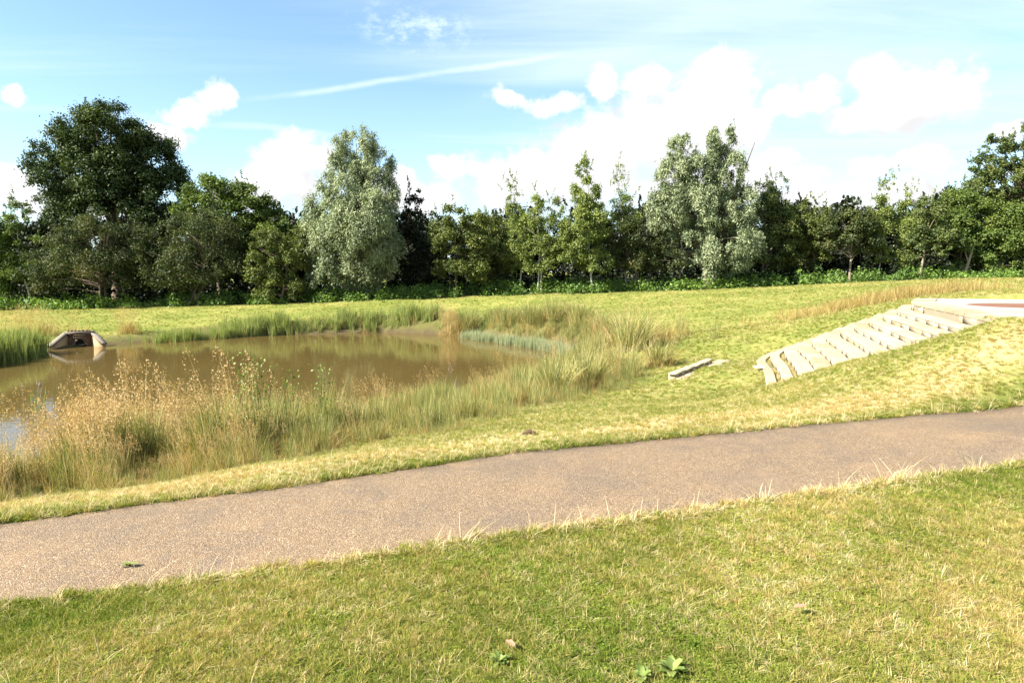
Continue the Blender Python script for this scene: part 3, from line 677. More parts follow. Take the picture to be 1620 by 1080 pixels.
tree('field_maple', 'broad leafy maple filling the right edge in front of the open ash', 'tree', 1610, 41.5,
     [(1605, 350, 46, 34), (1580, 380, 38, 34), (1630, 390, 44, 36), (1600, 415, 56, 22), (1670, 360, 40, 50)], 'green', 22000, 0.17, 0.1, 2, 14, nclump=80, clump=0.25)
t = thing('leaning_trunk', (at_y(1525, 430, 41.2)[0], 41.2, g1(at_y(1525, 430, 41.2)[0], 41.2)), 'pale leaning bare trunk in front of the dark wood near the right edge', 'trunk')
T = Tubes(); T.add([(0, 0, -0.1), (0.18, 0.05, 0.6), (0.38, 0.1, 1.3), (0.62, 0.15, 2.2)], [0.11, 0.09, 0.08, 0.05], 7); link('stem', T.mesh('stem'), t, M_TWIG)
T = Tubes(); T.add([(0.3, 0.08, 1.0), (0.1, 0.1, 1.5), (0.02, 0.12, 2.1)], [0.05, 0.035, 0.02], 6); link('branch', T.mesh('branch'), t, M_TWIG)

# -- low brambles and nettles along the foot of the wood: one mass of leaves
def mounds(name, nc, per, ylo, yhi, hlo, hhi, size, tone):
    px = rng.uniform(-200, 1830, nc); Yc = ylo + (yhi - ylo) * rng.random(nc); k_ = (Yc - ylo) / (yhi - ylo)
    R_ = rng.uniform(0.35, 0.95, nc); Hh = rng.uniform(hlo, hhi, nc) * (0.75 + 0.35 * k_) * np.where(px > 1520, 0.6, 1.0)
    Hh = np.where((px > 1380) & (px < 1420), Hh * 0.45, Hh)
    gc = tone + 0.10 * np.sin(px * 0.013) + rng.normal(0, 0.10, nc)
    gc += np.where((px > 840) & (px < 900) | (px > 1310) & (px < 1370) | (px > 1470) & (px < 1530) | (px < 240), 0.14, 0)
    w_ = np.repeat(np.arange(nc), per); n = len(w_)
    u = unit(n); u[:, 2] = np.abs(u[:, 2]); rr = rng.random(n) ** 0.5
    x = (px[w_] - 810) / F * Yc[w_] + u[:, 0] * rr * R_[w_] * 1.2; y = Yc[w_] + u[:, 1] * rr * R_[w_] * 0.8
    z = ground(x, y) + u[:, 2] * rr * Hh[w_] + rng.normal(0, 0.04, n)
    C = np.stack([x, y, z], -1); N = unit(n) * 0.8 + u * 0.6 + np.array([0, 0, 0.4]); A = unit(n) + u * 0.3
    s_ = size * rng.uniform(0.55, 1.4, n); v, q = diamonds(C, A, N, s_, s_ * 0.72)
    return npmesh(name, v, q, attrs={'tint': ('FACE', np.clip(gc[w_] + rng.normal(0, 0.2, n), 0, 1))})
tag(link('bramble_undergrowth', mounds('bramble_undergrowth', 430, 170, 40.0, 42.4, 0.55, 1.25, 0.14, 0.42), None, MATS['under']), 'low bright green brambles and nettles along the foot of the wood', 'undergrowth', kind='stuff')
tag(link('shaded_undergrowth', mounds('shaded_undergrowth', 260, 130, 43.0, 47.5, 1.1, 2.3, 0.22, 0.3), None, MATS['dark']), 'dark leafy undergrowth in the shade between the trunks of the wood', 'undergrowth', kind='stuff')  # deep shade under the trees is put into the near-black leaf colour

# ------------------------------------------------------------------ grass tufts
def blades(n, h, spread, wid, lean=0.25, seg=3, wind=(0, 0), jit=0.35, droop=0.5, tlo=0.0, thi=1.0):
    """tapered curved blades rooted within a disc"""
    r = spread * np.sqrt(rng.random(n)); a = rng.random(n) * 2 * math.pi
    root = np.stack([r * np.cos(a), r * np.sin(a), np.zeros(n)], -1)
    hh = h * rng.uniform(1 - jit, 1 + jit * 0.6, n)
    th = a + rng.normal(0, 0.9, n); ln = np.abs(rng.normal(lean, lean * 0.6, n))
    dirh = np.stack([np.cos(th) * ln + wind[0], np.sin(th) * ln + wind[1], np.zeros(n)], -1)
    face = rng.random(n) * math.pi * 2; side = np.stack([np.cos(face), np.sin(face), np.zeros(n)], -1)
    V = np.zeros((n, 2 * seg + 1, 3)); 
    for k in range(seg + 1):
        u = k / seg
        c = root + hh[:, None] * (np.array([0, 0, 1.0]) * (u - droop * 0.5 * u * u * np.minimum(1, np.linalg.norm(dirh, axis=1))[:, None]) + dirh * u ** 1.6)
        if k < seg:
            wd = wid * (1 - 0.55 * u) * 0.5
            V[:, 2 * k] = c - side * wd; V[:, 2 * k + 1] = c + side * wd
        else: V[:, 2 * seg] = c
    m = 2 * seg + 1; b = (np.arange(n) * m)[:, None]
    Q = np.concatenate([b + np.array([[2 * k, 2 * k + 1, 2 * k + 3, 2 * k + 2]]) for k in range(seg - 1)]) if seg > 1 else None
    Tt = b + np.array([[2 * seg - 2, 2 * seg - 1, 2 * seg]])
    tint = np.clip(rng.uniform(tlo, thi, n), 0, 1)
    tq = np.tile(tint, seg - 1) if seg > 1 else np.zeros(0)
    return V.reshape(-1, 3), Q, Tt, np.concatenate([tq, tint]), V[:, -1], hh
def blade_mesh(name, *a, **k):
    v, q, t_, ti, _, _ = blades(*a, **k); return npmesh(name, v, q, t_, {'tint': ('FACE', ti)})
def merge(parts):
    V, Q, T_, tq, tt_ = [], [], [], [], []; off_ = 0
    for v, q, t_, ti in parts:
        nq = 0 if q is None else len(q)
        if nq: Q.append(np.asarray(q) + off_); tq.append(ti[:nq])
        if t_ is not None and len(t_): T_.append(np.asarray(t_) + off_); tt_.append(ti[nq:])
        V.append(v); off_ += len(v)
    return np.concatenate(V), (np.concatenate(Q) if Q else None), (np.concatenate(T_) if T_ else None), np.concatenate(tq + tt_)
def proto_obj(name, me, mat):
    me.materials.clear(); me.materials.append(mat); return bpy.data.objects.new(name, me)   # a source mesh only, never linked to the scene
def scatter(name, pts, which, protos, label, cat, scl, dry=None, yaw=None, tilt=0.12):
    """one object that stands tufts on points with geometry nodes"""
    n = len(pts)
    me = bpy.data.meshes.new(name); me.vertices.add(n); me.vertices.foreach_set('co', np.asarray(pts, np.float32).ravel())
    rot = np.stack([rng.normal(0, tilt, n), rng.normal(0, tilt, n), rng.random(n) * 6.283 if yaw is None else yaw], -1).astype(np.float32)
    a = me.attributes.new('rot', 'FLOAT_VECTOR', 'POINT'); a.data.foreach_set('vector', rot.ravel())
    a = me.attributes.new('scl', 'FLOAT', 'POINT'); a.data.foreach_set('value', np.asarray(scl, np.float32))
    a = me.attributes.new('which', 'INT', 'POINT'); a.data.foreach_set('value', np.asarray(which, np.int32))
    a = me.attributes.new('dry', 'FLOAT', 'POINT'); a.data.foreach_set('value', np.asarray(dry if dry is not None else np.zeros(n), np.float32))
    me.update()
    o = bpy.data.objects.new(name, me); COL.objects.link(o); tag(o, label, cat, kind='stuff')
    ng = bpy.data.node_groups.new(name + '_scatter', 'GeometryNodeTree')
    ng.interface.new_socket('Geometry', in_out='INPUT', socket_type='NodeSocketGeometry'); ng.interface.new_socket('Geometry', in_out='OUTPUT', socket_type='NodeSocketGeometry')
    gi = ng.nodes.new('NodeGroupInput'); go = ng.nodes.new('NodeGroupOutput'); jn = ng.nodes.new('GeometryNodeJoinGeometry')
    def named(nm, ty):
        x = ng.nodes.new('GeometryNodeInputNamedAttribute'); x.data_type = ty; x.inputs[0].default_value = nm; return x.outputs[0]
    rv, sv, wv = named('rot', 'FLOAT_VECTOR'), named('scl', 'FLOAT'), named('which', 'INT')
    for k, po in enumerate(protos):
        cmp = ng.nodes.new('FunctionNodeCompare'); cmp.data_type = 'INT'; cmp.operation = 'EQUAL'
        ng.links.new(wv, cmp.inputs[2]); cmp.inputs[3].default_value = k
        oi = ng.nodes.new('GeometryNodeObjectInfo'); oi.inputs[0].default_value = po; oi.inputs[1].default_value = True
        ip = ng.nodes.new('GeometryNodeInstanceOnPoints')
        ng.links.new(gi.outputs[0], ip.inputs['Points']); ng.links.new(cmp.outputs[0], ip.inputs['Selection'])
        ng.links.new(oi.outputs['Geometry'], ip.inputs['Instance']); ng.links.new(rv, ip.inputs['Rotation']); ng.links.new(sv, ip.inputs['Scale'])
        ng.links.new(ip.outputs[0], jn.inputs[0])
    ng.links.new(jn.outputs[0], go.inputs[0])
    md = o.modifiers.new('scatter', 'NODES'); md.node_group = ng
    return o

# -- mown turf near the camera and on the bank beyond the path
def leaflets(n, spread, size, h, tl=0.0, th=1.0):
    r = spread * np.sqrt(rng.random(n)); a = rng.random(n) * 6.283
    C = np.stack([r * np.cos(a), r * np.sin(a), h * rng.random(n)], -1); N = unit(n) * 0.55 + np.array([0, 0, 1.0])
    s = size * rng.uniform(0.6, 1.3, n); v, q = diamonds(C, unit(n) * np.array([1, 1, 0.3]), N, s, s * 0.8)
    return v, q, None, rng.uniform(tl, th, n)
TP = []
for k in range(3): TP.append(proto_obj('turf_tuft', blade_mesh('turf_tuft', 46, 0.055, 0.028, 0.0054, 0.7, 2, jit=0.6), M_BLADE))
for k in range(2):
    v, q, t_, ti = merge([leaflets(40, 0.06, 0.015, 0.028), blades(12, 0.05, 0.03, 0.005, 0.7, 2)[:4]])
    TP.append(proto_obj('clover_tuft', npmesh('clover_tuft', v, q, t_, {'tint': ('FACE', ti)}), M_CLOVER))
for k in range(2): TP.append(proto_obj('straw_tuft', blade_mesh('straw_tuft', 26, 0.06, 0.024, 0.0042, 0.95, 2, jit=0.8, droop=1.0), M_STRAW))
TP.append(proto_obj('long_straw', blade_mesh('long_straw', 7, 0.17, 0.05, 0.0032, 0.5, 3, jit=0.4), M_STRAW))
def turf(name, label, dens, keep, xr, yr, s0, s1, probs, n_max=400000):
    n = int((xr[1] - xr[0]) * (yr[1] - yr[0]) * dens); x = rng.uniform(*xr, n); y = rng.uniform(*yr, n)
    inview = (np.abs(x) < 0.90 * y + 2.2)
    x, y = x[inview], y[inview]
    m = keep(x, y); x, y = x[m], y[m]
    z = ground(x, y)
    wv_ = 0.5 + 0.5 * wav(x + 3.1, y, 0.9) + 0.35 * wav(x, y + 1.7, 3.1)
    which = np.array([np.searchsorted(np.cumsum(p_), r_) for p_, r_ in ((probs, r_) for r_ in rng.random(len(x)))])
    which = np.where((wv_ > 0.75) & (which < 3) & (rng.random(len(x)) < 0.6), rng.integers(3, 5, len(x)), which)
    which = np.minimum(which, len(TP) - 1)
    scatter(name, np.stack([x, y, z - 0.004], -1), which, TP, label, 'grass', rng.uniform(s0, s1, len(x)), dryness(x, y))
BAND = np.concatenate([NEAR_W[:, :2], FAR_W[::-1, :2]])
nearside = lambda x, y: (sdist(x, y, BAND) > 0.0) & (y < np.interp(x, NEAR_W[:, 0], NEAR_W[:, 1]) + 0.05)
farside = lambda x, y: (sdist(x, y, BAND) > 0.0) & (y > np.interp(x, FAR_W[:, 0], FAR_W[:, 1]) - 0.05) & (sdist(x, y, POND) > 0.6) & (sdist(x, y, FOOT) > 0.02) & (sdist(x, y, PLAT) > 0.05)
PR = [0.15, 0.15, 0.13, 0.215, 0.215, 0.07, 0.069, 0.001]
turf('lawn_grass', 'short mown grass mixed with clover and straw on the lawn this side of the path', 2500, nearside, (-7, 9), (1.2, 7.0), 0.42, 0.82, PR)
PR2 = [0.17, 0.17, 0.16, 0.06, 0.06, 0.19, 0.18, 0.01]
turf('bank_grass', 'short sun-dried grass on the slope between the path and the pond', 560, lambda x, y: farside(x, y) & (y < 12), (-9, 13), (3.8, 12), 0.42, 0.8, PR2)
turf('meadow_grass', 'short pale grass on the slopes round the stone steps', 130, lambda x, y: farside(x, y) & (y >= 12) & (x > -3), (-3, 16), (12, 21), 0.55, 1.0, PR2)
turf('far_grass', 'smooth mown yellow-green grass stretching to the foot of the wood', 26, lambda x, y: (sdist(x, y, POND) > 0.7) & (y < 40) & (np.abs(x) < 36) & (sdist(x, y, FOOT) > 0.1) & (sdist(x, y, PLAT) > 0.1), (-36, 36), (21, 40), 0.7, 1.2, PR2)
# straw fringe leaning over both edges of the path
k = 700; u = rng.random(k); e = catmull(NEAR_W, u); x, y = e[:, 0] + rng.normal(0, 0.03, k), e[:, 1] + rng.normal(-0.02, 0.035, k)
k2 = 1300; u2 = rng.random(k2); e2 = catmull(FAR_W, u2); x = np.concatenate([x, e2[:, 0]]); y = np.concatenate([y, e2[:, 1] + rng.normal(0.03, 0.03, k2)])
sq_ = np.concatenate([nosing((i_ + 0.83) / (NS - 1) , rng.random(130)) + rng.normal(0, 0.02, (130, 2)) for i_ in (0, 1)]); zs_ = np.repeat([step_z(0) - 0.06, step_z(1) - 0.06], 130)
for i_ in range(NS):                               # a few tufts in the angles of the steps and along their ends
    m_ = 5; a_ = nosing((i_ + 0.93) / (NS - 1) if i_ < NS - 1 else 1.03, rng.random(m_)); sq_ = np.concatenate([sq_, a_]); zs_ = np.concatenate([zs_, np.full(m_, step_z(i_) - 0.02)])
    for t_ in (0.985, 0.02):
        m_ = 26; u_ = rng.random(m_); a_ = np.concatenate([nosing((i_ + q_) / (NS - 1), np.array([np.clip(t_ + rng.normal(0, 0.012), 0, 1)])) for q_ in u_]); sq_ = np.concatenate([sq_, a_]); zs_ = np.concatenate([zs_, np.full(m_, step_z(i_) - 0.02)])
x = np.concatenate([x, sq_[:, 0]]); y = np.concatenate([y, sq_[:, 1]]); k2 += len(sq_); zall = ground(x, y); zall[-len(sq_):] = zs_
scatter('edge_grass', np.stack([x, y, zall], -1), np.where(rng.random(k + k2) < 0.5, np.where(rng.random(k + k2) < 0.35, 7, rng.integers(5, 7, k + k2)), rng.integers(0, 5, k + k2)), TP,
        'dry straw-coloured grass fringing the edges of the path and the stone steps', 'grass', rng.uniform(0.6, 1.15, k + k2), dryness(x, y) + 0.2)

# -- tall grass, rushes and reeds round the pond
M_RUSH = leafmat('rush_blade', [(0, (0.055, 0.078, 0.020)), (0.5, (0.19, 0.20, 0.055)), (1, (0.48, 0.43, 0.17))], 0.3, 0.02)
M_GOLD = leafmat('golden_grass_blade', [(0, (0.12, 0.075, 0.02)), (0.5, (0.38, 0.275, 0.075)), (1, (0.62, 0.50, 0.22))], 0.35, 0.02, (1.1, 1.05, 0.7))
M_SEED = leafmat('pinkish_seed_head', [(0, (0.34, 0.19, 0.065)), (0.5, (0.48, 0.32, 0.12)), (1, (0.60, 0.47, 0.22))], 0.4, 0.03, (1.1, 1.0, 0.75))
M_REED = leafmat('reed_blade', [(0, (0.10, 0.13, 0.03)), (0.5, (0.20, 0.245, 0.06)), (1, (0.36, 0.36, 0.13))], 0.3, 0.02)
M_BLUE = leafmat('blue_green_rush', [(0, (0.14, 0.165, 0.085)), (0.5, (0.24, 0.265, 0.145)), (1, (0.36, 0.37, 0.21))], 0.3, 0.02)
def stems_with_heads(n, h, spread, wind=(-0.22, 0), spk=26, lean=0.18, wid=0.006):
    v, q, t_, ti, tip, hh = blades(n, h, spread, wid, lean, 3, wind, 0.25, 0.3, 0.4, 0.9)
    parts = [(v, q, t_, ti)]
    C = np.repeat(tip, spk, 0); u = np.tile(np.linspace(0, 1, spk), n) + rng.normal(0, 0.03, spk * n)
    L = np.repeat(hh, spk) * 0.26
    axis = np.array([wind[0] * 1.3 , wind[1], 1.0]); axis /= np.linalg.norm(axis)
    wdt = 0.075 * np.sin(np.clip(u, 0.03, 1) * 2.6) * np.repeat(hh, spk)
    C = C - axis * (u * L)[:, None] + unit(spk * n) * np.array([1, 1, 0.5]) * wdt[:, None] + np.array([wind[0], wind[1], -0.05]) * wdt[:, None]
    A = unit(spk * n) * 0.5 + np.array([wind[0] * 2, wind[1] * 2, 0.5])
    s = rng.uniform(0.018, 0.036, spk * n)
    v2, q2 = diamonds(C, A, unit(spk * n), s, s * 0.32)
    parts.append((v2, q2, None, rng.uniform(0, 1, spk * n)))
    return merge(parts)
def seedmesh(name, *a, **k):
    v, q, t_, ti = stems_with_heads(*a, **k); return npmesh(name, v, q, t_, {'tint': ('FACE', ti)})
M_BLOND = leafmat('blond_seed_head', [(0, (0.36, 0.25, 0.11)), (0.5, (0.50, 0.39, 0.19)), (1, (0.62, 0.53, 0.31))], 0.4, 0.02, (1.1, 1.05, 0.8))
BP = []                                           # 0-1 rush, 2-4 gold, 5-7 seed heads, 8-9 reed, 10 blue rush
for k in range(2): BP.append(proto_obj('rush_tuft', blade_mesh('rush_tuft', 46, 0.78, 0.16, 0.008, 0.20, 3, (-0.04, 0), 0.35, 0.3), M_RUSH))
for k in range(3): BP.append(proto_obj('golden_tuft', blade_mesh('golden_tuft', 46, 0.62, 0.17, 0.0075, (0.25, 0.35, 0.75)[k], 4, (-0.06, 0), 0.5, 0.8), M_GOLD))
for k in range(3): BP.append(proto_obj('seed_tuft', seedmesh('seed_tuft', 7, 1.22, 0.17, (-0.24, 0), 50, 0.2, 0.008), M_SEED))
for k in range(2): BP.append(proto_obj('reed_tuft', blade_mesh('reed_tuft', 26, 1.0, 0.16, 0.020, 0.13, 3, (0, 0), 0.35, 0.2), M_REED))
BP.append(proto_obj('pale_rush_tuft', blade_mesh('pale_rush_tuft', 44, 0.5, 0.17, 0.010, 0.12, 2, (0, 0), 0.35, 0.2), M_BLUE))
# near bank: band between the grass foot line and the shore
FOOTLINE = np.array([at_z(a, b, c)[:2] for a, b, c in ((-300, 835, -0.5), (0, 800, -0.5), (250, 766, -0.5), (480, 727, -0.45), (700, 691, -0.42), (900, 644, -0.45), (1040, 612, -0.5))])
SHORE = POND[1:10]
n = 5200; u = rng.random(n); vv = rng.random(n)
a = catmull(FOOTLINE, u); b = catmull(SHORE[np.linspace(0, len(SHORE) - 1, 9).astype(int)], u); 
q = a * (1 - vv[:, None]) + (b + np.array([0.0, 0.35])) * vv[:, None]
x, y = q[:, 0] + rng.normal(0, 0.1, n), q[:, 1] + rng.normal(0, 0.08, n)
pxx = 810 + F * x / y
gold = np.clip(1.25 - pxx / 820 + 0.45 * wav(x, y, 1.6), 0.5, 1.0)
r = rng.random(n); w2 = np.where(r < gold * 0.62, rng.integers(2, 5, n), rng.integers(0, 2, n))
seedp = np.clip(0.34 - pxx * 0.0006, 0.05, 0.4) * (0.6 + 0.6 * (wav(x, y, 2.1) > -0.1))
w2 = np.where(rng.random(n) < seedp, rng.integers(5, 8, n), w2)
clump = 0.74 + 0.45 * wav(x + 1, y, 2.6) + 0.22 * wav(x, y, 5.3)
thin = rng.random(n) < np.clip(clump + 0.1, 0.16, 1) * np.where(pxx < 110, 0.42, 1.0)
edge = np.clip(vv / 0.22, 0.35, 1)
sc = np.clip(clump, 0.42, 1.2) * np.clip(0.98 - np.clip(pxx - 350, 0, 400) * 0.0010, 0.62, 1) * rng.uniform(0.75, 1.2, n) * edge
keep = thin & (ground(x, y) > ZW - 0.30)
scatter('tall_grass', np.stack([x, y, ground(x, y) - 0.02], -1)[keep], w2[keep], BP, 'tall golden and green grass with pinkish seed heads along the near bank of the pond', 'grass', sc[keep], yaw=rng.normal(0, 0.5, keep.sum()), tilt=0.06)

# far shore reeds
def along(pxs, zs, n, spread):
    P_ = np.array([at_z(a_, b_, ZW)[:2] for a_, b_ in pxs]); u_ = rng.random(n); c_ = catmull(P_, u_)
    return c_[:, 0] + rng.normal(0, spread, n), c_[:, 1] + rng.normal(0, spread, n)
x, y = along([(225, 543), (330, 536), (420, 530), (520, 527), (620, 525), (700, 526), (765, 530)], None, 850, 0.28)
pxx = 810 + F * x / y
hs = 0.74 + 0.16 * np.sin(pxx * 0.05) + 0.1 * np.sin(pxx * 0.13) + 0.25 * ((pxx > 330) & (pxx < 480)) + 0.2 * (pxx > 545) * (pxx < 720)
sc = np.clip(hs, 0.35, 1.25) * rng.uniform(0.7, 1.2, len(x)); kk = rng.random(len(x)) < np.clip(hs, 0.3, 1)
wch = np.where(rng.random(len(x)) < 0.14, 2, rng.integers(8, 10, len(x)))
scatter('reeds', np.stack([x, y + 0.1, np.maximum(ground(x, y), ZW - 0.1)], -1)[kk], wch[kk], BP, 'green reeds in a ragged line along the far shore of the pond', 'reeds', sc[kk] * 0.72, tilt=0.05)
x, y = along([(-120, 588), (-40, 580), (15, 568), (48, 560)], None, 420, 0.28)
scatter('reeds', np.stack([x, y, np.maximum(ground(x, y), ZW - 0.1)], -1), rng.integers(8, 10, len(x)), BP, 'tall dark green reeds at the left edge of the pond beside the outfall', 'reeds', rng.uniform(0.7, 1.15, len(x)), tilt=0.05)
x, y = along([(735, 534), (790, 542), (840, 549), (880, 556), (915, 566)], None, 420, 0.16)
scatter('rushes', np.stack([x, y, np.full(len(x), ZW - 0.05)], -1), np.full(len(x), 10), BP, 'pale blue-green rushes standing in the shallow water at the far right corner of the pond', 'rushes', rng.uniform(0.5, 1.1, len(x)), tilt=0.09)
x, y = along([(770, 531), (800, 539), (840, 545), (890, 550), (935, 563), (945, 572)], None, 900, 0.12)
up_ = rng.random(900) ** 0.8 * 2.0; x = x + up_ * 0.25; y = y + up_ + 0.15
scatter('tall_grass', np.stack([x, y, np.maximum(ground(x, y), ZW) - 0.02], -1), np.where(rng.random(900) < 0.72, rng.integers(0, 2, 900), rng.integers(2, 5, 900)), BP, 'shaggy green grass on the steep bank behind the pale rushes', 'grass', rng.uniform(0.35, 0.8, 900), tilt=0.1)
# wispy dry grass patches
def patch(px, py, Y, rx, ry, n, label, smin=0.5, smax=0.9, ids=(2, 3, 4)):
    c = at_y(px, py, Y); x = c[0] + rng.normal(0, rx, n); y = c[1] + rng.normal(0, ry, n)
    scatter('dry_grass', np.stack([x, y, ground(x, y)], -1), rng.choice(ids, n), BP, label, 'grass', rng.uniform(smin, smax, n), tilt=0.08)
patch(1400, 480, 20.5, 1.5, 0.7, 420, 'patch of orange-gold dry grass beyond the top of the stone steps', 0.45, 0.8)
patch(45, 525, 28.5, 1.0, 0.5, 60, 'golden dry grass behind the reeds left of the outfall', 0.7, 1.15, (2, 3, 5, 6))
patch(205, 530, 29.5, 0.25, 0.2, 22, 'small golden wisp of grass just right of the outfall', 0.7, 1.0, (2, 3, 6))
patch(712, 505, 32, 0.35, 0.3, 26, 'pale feathery grass at the right end of the far reeds', 0.8, 1.3, (2, 5, 6))
patch(985, 545, 20, 1.2, 0.8, 110, 'pale feathery grass between the tussocks at the right end of the pond', 0.6, 1.0, (2, 3, 4, 0, 1, 5))

# -- distinct tussocks at the right end of the pond
def tussock(px, py, Y, h, rad, label, gold=0.35, seed=3, nb=260):
    x = at_y(px, py, Y)[0]; org = np.array([x, Y, g1(x, Y) - 0.03])
    t = thing('grass_tussock', org, label, 'tussock', 'grass tussocks at the right end of the pond')
    v, q, t_, ti, _, _ = blades(nb, h, rad * 0.45, 0.011, 0.5 * rad / h, 4, (0.10, 0), 0.35, 0.5)
    link('green_blades', npmesh('green_blades', v, q, t_, {'tint': ('FACE', ti)}), t, M_RUSH)
    ng = int(nb * gold * 1.6)
    v, q, t_, ti, _, _ = blades(ng, h * 0.85, rad * 0.6, 0.010, 0.7 * rad / h, 4, (0.12, 0), 0.5, 0.9)
    link('dry_blades', npmesh('dry_blades', v, q, t_, {'tint': ('FACE', ti)}), t, M_GOLD)
    v, q, t_, ti = stems_with_heads(seed * 4, h * 1.12, rad * 0.45, (0.22, 0), 22, 0.25, 0.007)
    link('seed_heads', npmesh('seed_heads', v, q, t_, {'tint': ('FACE', ti)}), t, M_BLOND)
for a in [(742, 522, 32.2, 1.15, 0.9, 'dark tussock at the water edge right of the far reeds', 0.3, 2, 320), (808, 528, 29.9, 1.0, 1.0, 'first tussock right of the water corner, with a yellow-green foot', 0.3, 2, 320),
          (845, 532, 28.9, 1.05, 1.0, 'dark green tussock behind the middle of the pale rushes', 0.15, 1, 340), (882, 537, 28.2, 1.1, 1.0, 'shaggy green tussock left of the one with pinkish heads', 0.25, 2, 340), (918, 542, 26.9, 1.15, 1.0, 'tussock with pinkish heads behind the end of the pale rushes', 0.4, 4, 320),
          (955, 555, 24.8, 0.85, 0.8, 'straw-tinted tussock between the water and the largest tussock', 0.5, 5, 320), (1000, 572, 18.6, 1.2, 1.0, 'largest tussock, tall and green, at the right end of the pond', 0.3, 4, 420),
          (1042, 595, 16.0, 0.72, 0.6, 'yellowing tussock touching the low stone wall', 0.7, 3), (985, 605, 15.6, 0.7, 0.6, 'low reddish straw tussock in front of the largest one', 0.9, 4),
          (930, 622, 14.0, 0.95, 0.55, 'dark-footed tussock where the tall bank grass ends', 0.25, 2), (880, 632, 13.3, 0.9, 0.6, 'upright yellow-green tussock left of the dark-footed one', 0.35, 2)]:
    tussock(*a)

# ------------------------------------------------------------------ stone steps
steps = thing('stone_steps', (0, 0, 0), 'flight of wide curved pale sandstone steps climbing the grass bank on the right', 'steps')
def rise(i): return step_z(i) - (step_z(i - 1) if i else step_z(0) - 0.10)
def course(i):
    s = i / (NS - 1); z = step_z(i); r_ = rise(i)
    sN = min((i + 1) / (NS - 1), 1.0)
    def pt(t, u):                                  # u: 0 at this nosing, 1 at the next
        return nosing(s + (sN - s) * u, np.array([t]))[0] if i < NS - 1 else None
    # bedding under the course
    ts = np.linspace(0, 1, 25); a_ = nosing(s + 0.012, ts); b_ = nosing(min(sN + 0.03, 1.05), ts); z1 = z - (0.045 if i > 1 else 0.06); z0 = z - r_ - 0.25
    V_ = np.concatenate([np.c_[a_, np.full(25, z0)], np.c_[a_, np.full(25, z1)], np.c_[b_, np.full(25, z1)], np.c_[b_, np.full(25, z0)]])
    Q_ = []
    for k_ in range(24):
        for j in range(4): 
            m_, n_ = j * 25 + k_, ((j + 1) % 4) * 25 + k_; Q_.append((m_, m_ + 1, n_ + 1, n_))
    Q_ += [(0, 25, 50, 75), (24, 99, 74, 49)]
    part = link('step', npmesh('step', V_, Q_), steps, M_MORTAR)
    nb = 9; cuts = np.cumsum(rng.uniform(0.7, 1.3, nb)); cuts = np.concatenate([[0], cuts / cuts[-1]])
    gap = 0.0032
    for k_ in range(nb):                           # riser blocks
        t0, t1 = cuts[k_] + gap, cuts[k_ + 1] - gap; pr_ = rng.normal(0, 0.006)
        f0, f1 = nosing(s, np.array([t0, t1])); g0, g1_ = nosing(s + 0.06, np.array([t0, t1]))
        nrm = (f0 + f1) / 2 - (g0 + g1_) / 2; nrm /= np.linalg.norm(nrm); f0 = f0 + nrm * pr_ * 0.6; f1 = f1 + nrm * pr_ * 0.6
        zt = z - 0.043; zb = z - r_ - 0.03
        c8 = [(*g0, zb), (*g1_, zb), (*f1, zb), (*f0, zb), (*g0, zt), (*g1_, zt), (*f1, zt), (*f0, zt)]
        # keep a consistent winding
        link('riser_stone', hexa('riser_stone', c8), part, M_STONE)
    if i == NS - 1: return
    nb = 7; cuts = np.cumsum(rng.uniform(0.75, 1.25, nb)); cuts = np.concatenate([[0], cuts / cuts[-1]])
    for k_ in range(nb):                           # tread slabs with a small nosing
        t0, t1 = cuts[k_] + gap, cuts[k_ + 1] - gap; dz_ = rng.normal(0, 0.003)
        tm = (t0 + t1) / 2
        f_ = nosing(s, np.array([t0, tm, t1])); b2 = nosing(sN - 0.004 if i > 1 else s + (sN - s) * 0.62, np.array([t0, tm, t1]))
        nrm = f_[1] - b2[1]; nrm /= np.linalg.norm(nrm); f_ = f_ + nrm * 0.008
        zb, zt = z - 0.04, z + dz_; ch = 0.018
        V_ = []
        for (A_, B_) in zip(f_, b2): V_ += [(*A_, zb), (*A_, zt - ch), (*(A_ - nrm * ch), zt), (*B_, zt), (*B_, zb)]
        Q_ = []
        for m_ in range(2):
            for j in range(5):
                a1, a2 = m_ * 5 + j, m_ * 5 + (j + 1) % 5; Q_.append((a1, a2, a2 + 5, a1 + 5))
        me_ = bpy.data.meshes.new('tread_slab'); me_.from_pydata([tuple(map(float, p_)) for p_ in V_], [], Q_ + [(4, 3, 2, 1, 0), (10, 11, 12, 13, 14)]); me_.update()
        link('tread_slab', me_, part, M_STONE)
for i in range(NS): course(i)

# paved platform at the head of the steps
M_PAVE = principled('pale_paving', rough=0.9, build=lambda t: t.mix(t.maprange(t.noise(pos(t), 3, 5, 0.7), 0.4, 0.7), t.ramp(t.node('ShaderNodeObjectInfo').outputs['Random'], [(0, (0.25, 0.225, 0.185)), (1, (0.34, 0.31, 0.26))]), (0.33, 0.29, 0.22)), bump=0.35)
M_BRICKRED = principled('red_brown_paving', rough=0.9, build=lambda t: t.mix(t.noise(pos(t), 9, 4, 0.7), (0.12, 0.048, 0.028), (0.20, 0.095, 0.06)), bump=0.4)
pl = bpy.data.meshes.new('pavement')
n = len(PLAT); vs = [(float(p[0]), float(p[1]), Z1 - 0.055) for p in PLAT] + [(float(p[0]), float(p[1]), Z1 - 0.30) for p in PLAT]
pl.from_pydata(vs, [], [list(range(n))] + [(k, (k + 1) % n, n + (k + 1) % n, n + k) for k in range(n)]); pl.update()
pave = link('pavement', pl, None, M_MORTAR); tag(pave, kind='structure')
